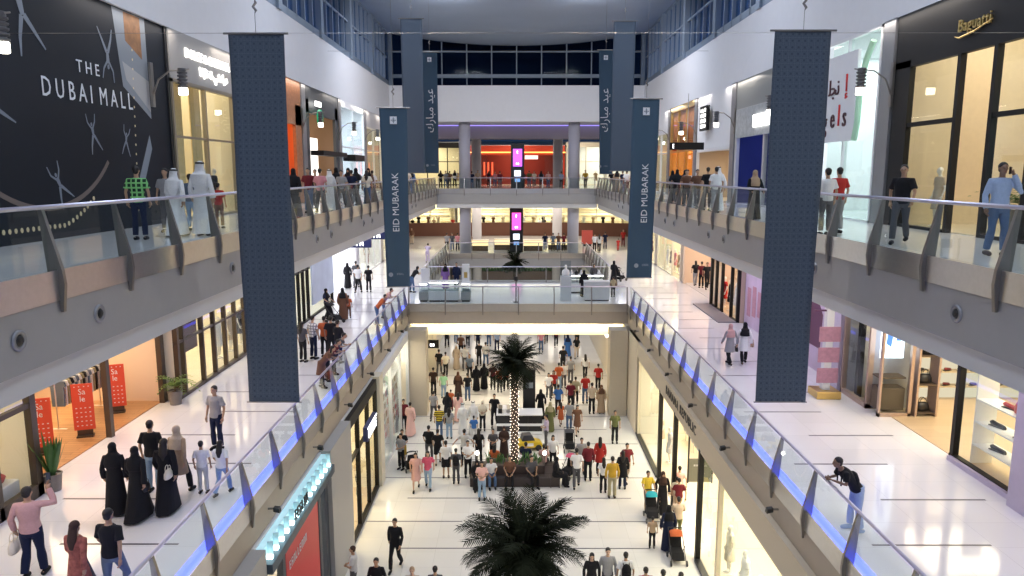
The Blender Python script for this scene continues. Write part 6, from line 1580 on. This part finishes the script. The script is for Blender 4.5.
# deep crowd on the ground floor beyond the bridge
dc = [('black', 'black', 'A'), ('white', 'denim', 'A'), ('grey', 'black', 'T'), ('navy', 'black', 'A'), ('red', 'denim', 'T'), ('cream', 'black', 'A'), ('maroon', 'black', 'T'), ('blue', 'dgrey', 'A'), ('olive', 'black', 'A'), ('pink', 'denim', 'T'), ('brown', 'black', 'A'), ('sky', 'navy', 'T')]
deep_uv = [(447, 348), (456, 344), (468, 347), (478, 350), (489, 346), (546, 344), (556, 347), (566, 343), (577, 346), (541, 352), (461, 357), (497, 352)]
for (tp, bt, f), (u, v) in zip(dc, deep_uv):
    person(at(u, v, 0), {'A': 0, 'T': PI}[f], random.choice(['walk', 'stand', 'stride']), 'person in %s top and %s trousers far back beneath the bridge' % (cname(tp), cname(bt)), top=tp, bot=bt, h=random.uniform(1.6, 1.8))

# ---- middle level, left walkway
m1 = dict(z=L1)
def Q(uv, face, ps, label, **k): k['z'] = L1; return P(uv, face, ps, label, **k)[0]
p = ghead(26, 489, L1, 1.72); p = Vector((p.x, p.y, L1)); person(p, .2, 'photo', 'man in pink shirt raising a phone at the lower left', kind='longsleeve', top='rose', bot='navy', hd=True, h=1.76, wide=1.1)
t = thing('phone', 'dark phone held up by the man in the pink shirt', 'phone', (p.x + .26 * math.cos(.2) - .30 * math.sin(.2), p.y + .26 * math.sin(.2) + .30 * math.cos(.2), L1 + 1.74), .2); M().box(-.04, .04, -.006, .006, 0, .15).obj('phone_body', blk, t, bevel=.004); M().box(-.035, .035, -.008, -.006, .01, .14).obj('phone_screen', mat('phone_glass', (.05, .06, .08), .1), t)
bag_at(p, .2, (-.32, .05, .5), 'white patterned bag in the hand of the man in the pink shirt', 'cream', 1.1)
p = ghead(74, 521, L1, 1.62); person(p, -.2, 'walk', 'woman in rust patterned top with long brown hair at the lower left', kind='longtop', top='brown', bot='dgrey', hair='long_hair', hairc='dbrown', hd=True, h=1.62, topm=mat('rust_pattern', (.36, .11, .08), .85, noise=.8, nscale=14))
p = ghead(97, 510, L1, 1.76); person(p, -.1, 'walk', 'man in black t-shirt beside the long haired woman at the lower left', top='black', bot='slate', hd=True, h=1.76)
Q((118, 514), .1, 'stand', 'woman in black abaya, leftmost of the walking group on the left walkway', kind='robe', top='black', hair='headscarf', hairc='black', hd=True, h=1.64)
p = Q((137, 517), -.1, 'walk', 'woman in black abaya with white shoes, second of the walking group', kind='robe', top='black', hair='headscarf', hairc='black', hd=True, h=1.62, shoe='white')
bag_at(p, 0, (.26, .0, .62), 'small black bag on the arm of the second woman in black', 'black', .8)
Q((155, 492), 0, 'stand', 'man in black shirt and pale trousers in the walking group', top='black', bot='ldenim', hd=True, h=1.76)
p = Q((167, 510), 0, 'walk', 'woman in black abaya with long black hair carrying a silver bag', kind='robe', top='black', hair='long_hair', hd=True, h=1.66)
bag_at(p, 0, (.20, -.22, .85), 'silver white handbag carried by the woman in black', 'cream', .9)
Q((181, 495), -.2, 'walk', 'woman in beige headscarf and taupe cape on the left walkway', kind='longtop', top='tan', bot='black', hair='headscarf', hairc='beige', hd=True, h=1.68)
Q((204, 493), 0, 'stand', 'girl in white top and pale trousers, left of the two girls', top='white', bot='lgrey', hair='short_hair', hd=True, h=1.28)
Q((213, 494), 0, 'walk', 'girl in white top and jeans with long hair, right of the two girls', top='white', bot='ldenim', hair='long_hair', hd=True, h=1.34)
Q((218, 449), PI * .95, 'stand', 'man in grey polo shirt and jeans standing alone on the left walkway', top='grey', bot='navy', hd=True, h=1.78)
Q((303.5, 362), -.3, 'stand', 'woman in black top with long hair beside the patterned white shirt', top='dgrey', bot='black', hair='long_hair', h=1.64)
Q((314, 359), -.4, 'stand', 'man in white patterned shirt on the left walkway', top='white', bot='navy', topm=checked('white_patterned', (.75, .75, .75), (.25, .25, .28), 9))
Q((324, 357), 0, 'stand', 'person in orange red shirt behind the railing group', top='orange', bot='black')
Q((329, 358), 0, 'stand', 'man in black shirt behind the railing group', top='black', bot='black')
Q((339, 363), -.6, 'folded', 'man in black t-shirt closest to the railing on the left walkway', top='black', bot='navy')
XL = -R1 - .14 - .36; XR = R1 + .14 + .36
for y, lab, k in ((24.6, 'woman in brown dress leaning on the left railing, nearest of the leaning group', dict(kind='dress', top='brown', bot='black', hair='long_hair', h=1.62)),
                  (25.4, 'person in maroon top leaning on the left railing, second of the group', dict(top='maroon', bot='black', h=1.66)),
                  (26.3, 'person in dark grey top leaning on the left railing, third of the group', dict(top='dgrey', bot='black', h=1.7)),
                  (35.0, 'person in orange top leaning on the left railing near the bridge', dict(top='orange', bot='denim', h=1.68)),
                  (36.8, 'person in rose shirt leaning on the left railing near the bridge', dict(top='rose', bot='denim', h=1.7))):
    person((XL, y, L1), -PI / 2, 'lean', lab, **k)
Q((327, 320), -2.0, 'push', 'woman in navy top with a black stroller on the left walkway', top='navy', bot='black', hair='headscarf', hairc='black', h=1.62)
stroller(at(334.5, 323, L1), -2.0, 'black', 'black stroller on the left walkway beside the brown coat')
Q((343.5, 320), 0, 'stand', 'woman in long brown coat with black hair on the left walkway', kind='robe', top='brown', hair='headscarf', hairc='black', h=1.66)
Q((349, 318), 0, 'stand', 'child in rust top beside the long brown coat', top='orange', bot='brown', h=1.2)
Q((337, 277), 0, 'stand', 'man in blue shirt and pale trousers under the navy hanging sign', top='blue', bot='lgrey')
Q((349, 270), 0, 'stand', 'man in dark blue shirt in the white opening', top='navy', bot='denim')
Q((348, 288), 0, 'walk', 'woman in black abaya walking ahead of the white shirt', kind='robe', top='black', hair='headscarf', hairc='black', h=1.64)
Q((354, 288), 0, 'walk', 'man in dark grey shirt beside the walking abaya', top='dgrey', bot='dgrey')
Q((358.5, 293), 0, 'walk', 'man in white t-shirt and black jeans on the left walkway', top='white', bot='black', h=1.78)
Q((369, 292), 0, 'stand', 'man in black shirt and black cap beside the left text banner', top='black', bot='black')
Q((367, 264), 0, 'stand', 'person in grey top and maroon trousers beyond the white opening', top='grey', bot='maroon')
Q((396, 245), 0, 'walk', 'person in red top far along the left walkway', top='red', bot='black')
Q((400, 246), PI, 'walk', 'person in orange top and black trousers far along the left walkway', top='orange', bot='black')
Q((405, 247), PI, 'walk', 'person in pink top far along the left walkway', top='pink', bot='denim')
Q((412, 244), PI, 'stand', 'person in brown top far along the left walkway', top='brown', bot='beige')
Q((428, 262), 0, 'lean', 'person in lilac shirt leaning at the second void railing', top='lilac', bot='lilac')
Q((415.5, 292), -1.0, 'lean', 'tall woman in black top leaning over the left bridge kiosk', top='black', bot='denim', hair='long_hair', h=1.74)
for (u, v, face, lab, k) in ((443.5, 292, PI, 'woman in purple and black abaya staffing the left bridge kiosk', dict(kind='robe', top='purple', hair='headscarf', hairc='black', h=1.62)),
                 (455, 292, PI, 'person in navy uniform staffing the left bridge kiosk', dict(kind='longsleeve', top='navy', bot='navy', h=1.7)),
                 (581, 292, 0, 'woman in black abaya standing at the right bridge kiosk', dict(kind='robe', top='black', hair='headscarf', hairc='black', h=1.62)),
                 (596, 290, PI, 'woman in black seated staff dress behind the right bridge kiosk', dict(kind='robe', top='dgrey', hair='long_hair', h=1.5)),
                 (613.5, 286, -.6, 'woman in black abaya pushing a stroller beside the right kiosk', dict(kind='robe', top='black', hair='headscarf', hairc='black', h=1.68)),
                 (613, 297, .2, 'child in pale green top at the right end of the bridge', dict(top='khaki', bot='black', h=1.25))):
    p = at(u, v, L1); k_ = dict(k)
    if 'staff' in lab: p.y += 1.4
    if 'standing at the right' in lab: p.y = 43.4
    person(p, face, 'push' if 'pushing' in lab else 'stand', lab, **k_)
stroller(at(620, 281, L1), -.8, 'dgrey', 'grey stroller beside the right bridge kiosk')
# ---- middle level, right walkway
p = Q((729, 365), .3, 'walk', 'woman in grey tunic and rose headscarf on the right walkway', kind='longtop', top='grey', bot='black', hair='headscarf', hairc='rose', hd=True, h=1.64)
bag_at(p, .3, (.30, .05, .52), 'black handbag held by the woman in the grey tunic', 'black', .9)
p = Q((743.5, 364), -.2, 'walk', 'woman in white tunic with black headscarf on the right walkway', kind='longtop', top='white', bot='black', hair='headscarf', hairc='black', hd=True, h=1.66)
bag_at(p, -.2, (.30, .05, .70), 'tan handbag held by the woman in the white tunic', 'tan', .9)
for k, (u, v, f, lab, kk) in enumerate(((695, 286, 0, 'woman in black top and grey jeans at the peach lit opening', dict(top='black', bot='grey', hair='long_hair')), (701, 288, 0, 'man in maroon shirt, middle of three at the peach lit opening', dict(top='maroon', bot='black')), (706, 289, PI, 'man in black shirt, right of three at the peach lit opening', dict(top='black', bot='black')),
     (711, 284, PI, 'person in peach top inside the peach lit opening', dict(top='salmon', bot='tan')), (716, 285, PI, 'person in rose top inside the peach lit opening', dict(top='rose', bot='brown')), (623, 247, PI, 'man in red shirt far along the right walkway', dict(top='red', bot='maroon')), (618, 251, 0, 'child in red top far along the right walkway', dict(top='red', bot='red', h=1.2)),
     (594.5, 252, PI, 'woman in white top far beyond the second void', dict(top='white', bot='black', hair='long_hair')), (599, 253, 0, 'woman in white and black beside the far red panel', dict(top='lgrey', bot='black', hair='long_hair')), (605, 249, 0, 'person in navy top far beyond the second void', dict(top='navy', bot='navy')), (668, 262, PI, 'person in cream top by the far cream shop', dict(top='cream', bot='beige')))):
    Q((u, v), f, 'stand' if k % 2 else 'walk', lab, **kk)
t = thing('sign_panel', 'small red standing panel on the far right of the middle level', 'sign', at(587, 246, L1)); M().box(-.55, .55, -.04, .04, .2, 1.6).obj('board', mat('sign_salmon', (.75, .12, .10), .5), t); M().box(-.4, .4, -.2, .2, 0, .2).obj('base', blk, t)
p = Vector((XR, 14.35, L1)); person(p, PI / 2, 'lean', 'man in black t-shirt and grey jeans leaning on the right railing', top='black', bot='sky', hd=True, h=1.74, shoe='sky', sk='d')
backpack(p, PI / 2, 'black backpack on the man leaning over the right railing', 'black', z=.88, lean=.02)
# far deck, middle level
for k, (u, c_) in enumerate(zip((447, 452, 456, 459, 553, 556, 559, 561, 470, 545), ('grey', 'dgrey', 'pink', 'black', 'slate', 'brown', 'maroon', 'white', 'tan', 'navy'))):
    person(at(u, 251, L1), (0, PI)[k % 2], ('stand', 'walk')[k % 2], 'small figure in %s top on the far middle deck' % cname(c_), top=c_, bot=('black', 'denim')[k % 2], h=1.72)
for k, (x, c_) in enumerate(((-13, 'black'), (-10.4, 'tan'), (3, 'white'), (3.6, 'black'), (4.6, 'grey'), (-8, 'red'))):
    person((x, 92 + k % 2, L1), PI, 'stand', 'tiny figure in %s top beyond the brown parapet, %s from one side' % (cname(c_), ORD[k]), top=c_, bot='black', h=1.72)

# ---- upper level
def U(u, Y, face, ps, label, **k):
    p = at(u, 200, Y=Y); p.z = L2
    if Y < Y1 + .5 and abs(p.x) < R2 + .6: p.x = math.copysign(R2 + .6, p.x)
    k.setdefault('h', random.uniform(1.66, 1.8)); person(p, face, ps, label, **k); return p
U(138, 17.4, .2, 'stand', 'man in green black checked shirt walking by the dark hoarding', kind='tshirt', top='green', bot='navy', hd=True, h=1.74, topm=checked('green_plaid', (.02, .05, .03), (.25, .62, .22), 9))
U(166.5, 19.6, PI, 'stand', 'man in grey shirt behind the nearest white robe', top='grey', bot='dgrey', h=1.70)
U(175.5, 18.4, 0, 'walk', 'man in white robe and headcloth, left of the pair before the boutique', kind='robe', top='white', hair='ghutra', hairc='white', hd=True, h=1.68)
U(191, 20.2, 0, 'stand', 'boy in grey top between the two white robed men', top='slate', bot='ldenim', h=1.55)
U(202, 18.6, 0, 'stand', 'taller man in white robe and headcloth before the boutique', kind='robe', top='white', hair='ghutra', hairc='white', hd=True, h=1.86)
U(218.5, 21.0, 0, 'stand', 'small child in red top at the boutique window', top='red', bot='brown', h=1.3)
U(1000, 14.0, PI * .95, 'phone_left', 'man in pale blue shirt and jeans on the phone at the upper right', kind='longsleeve', top='sky', bot='denim', hd=True, h=1.78, shoe='dbrown', sk='d')
t = thing('phone', 'phone at the ear of the man in the pale blue shirt', 'phone', at(1010.0, 171, Y=13.86), 1.3); M().box(-.035, .035, -.006, .006, -.06, .08).obj('phone_body', blk, t, bevel=.004)
U(902, 16.4, PI * .8, 'walk', 'man in black polo and dark trousers on the upper right', top='black', bot='dgrey', hd=True, h=1.76)
U(838, 19.4, .1, 'stand', 'man in red t-shirt outside the childrens shop', top='red', bot='grey', hd=True, h=1.72)
U(826.5, 18.8, .1, 'stand', 'man in white shirt beside the red t-shirt on the upper right', top='white', bot='dgrey', hd=True, h=1.70)
U(754, 24.5, PI, 'push', 'woman in black abaya with tan headscarf on the upper right', kind='robe', top='black', hair='headscarf', hairc='tan', h=1.66)
U(717, 30, 0, 'walk', 'man in white robe and headcloth on the upper right', kind='robe', top='white', hair='ghutra', hairc='white', h=1.82)
U(707, 31, 0, 'stand', 'tall man in black shirt beside the white robe on the upper right', top='black', bot='black', h=1.80)
U(701.5, 29, 0, 'stand', 'person in white top and grey trousers beside the white robe', top='white', bot='grey')
U(689.5, 32, PI, 'walk', 'person in brown top by the upper right railing', top='brown', bot='dgrey')
for k, (u, Y, c_) in enumerate(((676, 36, 'black'), (672, 34, 'brown'), (665, 37, 'grey'), (661, 36, 'white'), (684, 41, 'maroon'))):
    U(u, Y, (0, PI)[k % 2], ('walk', 'stand')[k % 2], 'person in %s top in the upper right crowd before the orange shop' % c_, top=c_, bot='black', hair=('headscarf', 'short_hair')[k % 2], hairc=None if k % 2 else 'black')
ul = [(294.5, 26, 'black', 'headscarf'), (309, 29, 'maroon', 'short_hair'), (316, 31, 'black', 'short_hair'), (324, 28.5, 'pink', 'short_hair'), (330, 30, 'white', 'ghutra'), (337, 33, 'black', 'headscarf'), (344.5, 32, 'grey', 'short_hair'), (349, 36, 'tan', 'headscarf'), (354, 34, 'navy', 'short_hair'),
      (358.5, 35, 'dgrey', 'headscarf'), (365, 35, 'cream', 'long_hair'), (369, 40, 'olive', 'short_hair'), (373, 38, 'brown', 'headscarf'), (378, 39, 'white', 'short_hair'), (412, 50, 'teal', 'short_hair'), (417, 52, 'beige', 'short_hair'), (421, 54, 'denim', 'headscarf'), (592, 60, 'black', 'short_hair'), (598, 57, 'tan', 'headscarf'), (605, 54, 'navy', 'short_hair'), (611, 52, 'white', 'short_hair'), (619, 48, 'black', 'headscarf')]
for k, (u, Y, c_, hr) in enumerate(ul):
    rb = hr in ('headscarf', 'ghutra') and k % 2 == 0 or hr == 'ghutra'
    side = 'left' if u < 500 else 'right'
    U(u, Y, (0, PI, PI, 0, .6)[k % 5], ('walk', 'stand', 'stride')[k % 3], 'person in %s %s with %s on the upper %s gallery' % (cname(c_), 'robe' if rb else 'top', {'headscarf': 'headscarf', 'ghutra': 'headcloth', 'short_hair': 'short hair', 'long_hair': 'long hair'}[hr], side),
      kind='robe' if rb else 'tshirt', top=c_, bot=('black', 'denim', 'dgrey')[k % 3], hair=hr, hairc=('white' if hr == 'ghutra' else 'black' if hr == 'headscarf' else None))
for k, (u, c_) in enumerate(zip((441, 446, 450, 455, 472, 478, 489, 495, 500, 523, 529, 534, 541, 548, 561, 574, 577, 585), ('black', 'grey', 'brown', 'white', 'navy', 'tan', 'red', 'pink', 'maroon', 'dgrey', 'olive', 'cream', 'slate', 'rose', 'sky', 'dbrown', 'beige', 'mustard'))):
    U(u, 70 + 1.7 * (k % 4), (0, PI)[k % 2], ('stand', 'walk')[k % 2], 'small figure in %s top behind the far upper railing' % cname(c_), top=c_, bot=('black', 'denim', 'dgrey')[k % 3], hair=('short_hair', 'headscarf')[k % 3 == 0], hairc='black' if k % 3 == 0 else None)
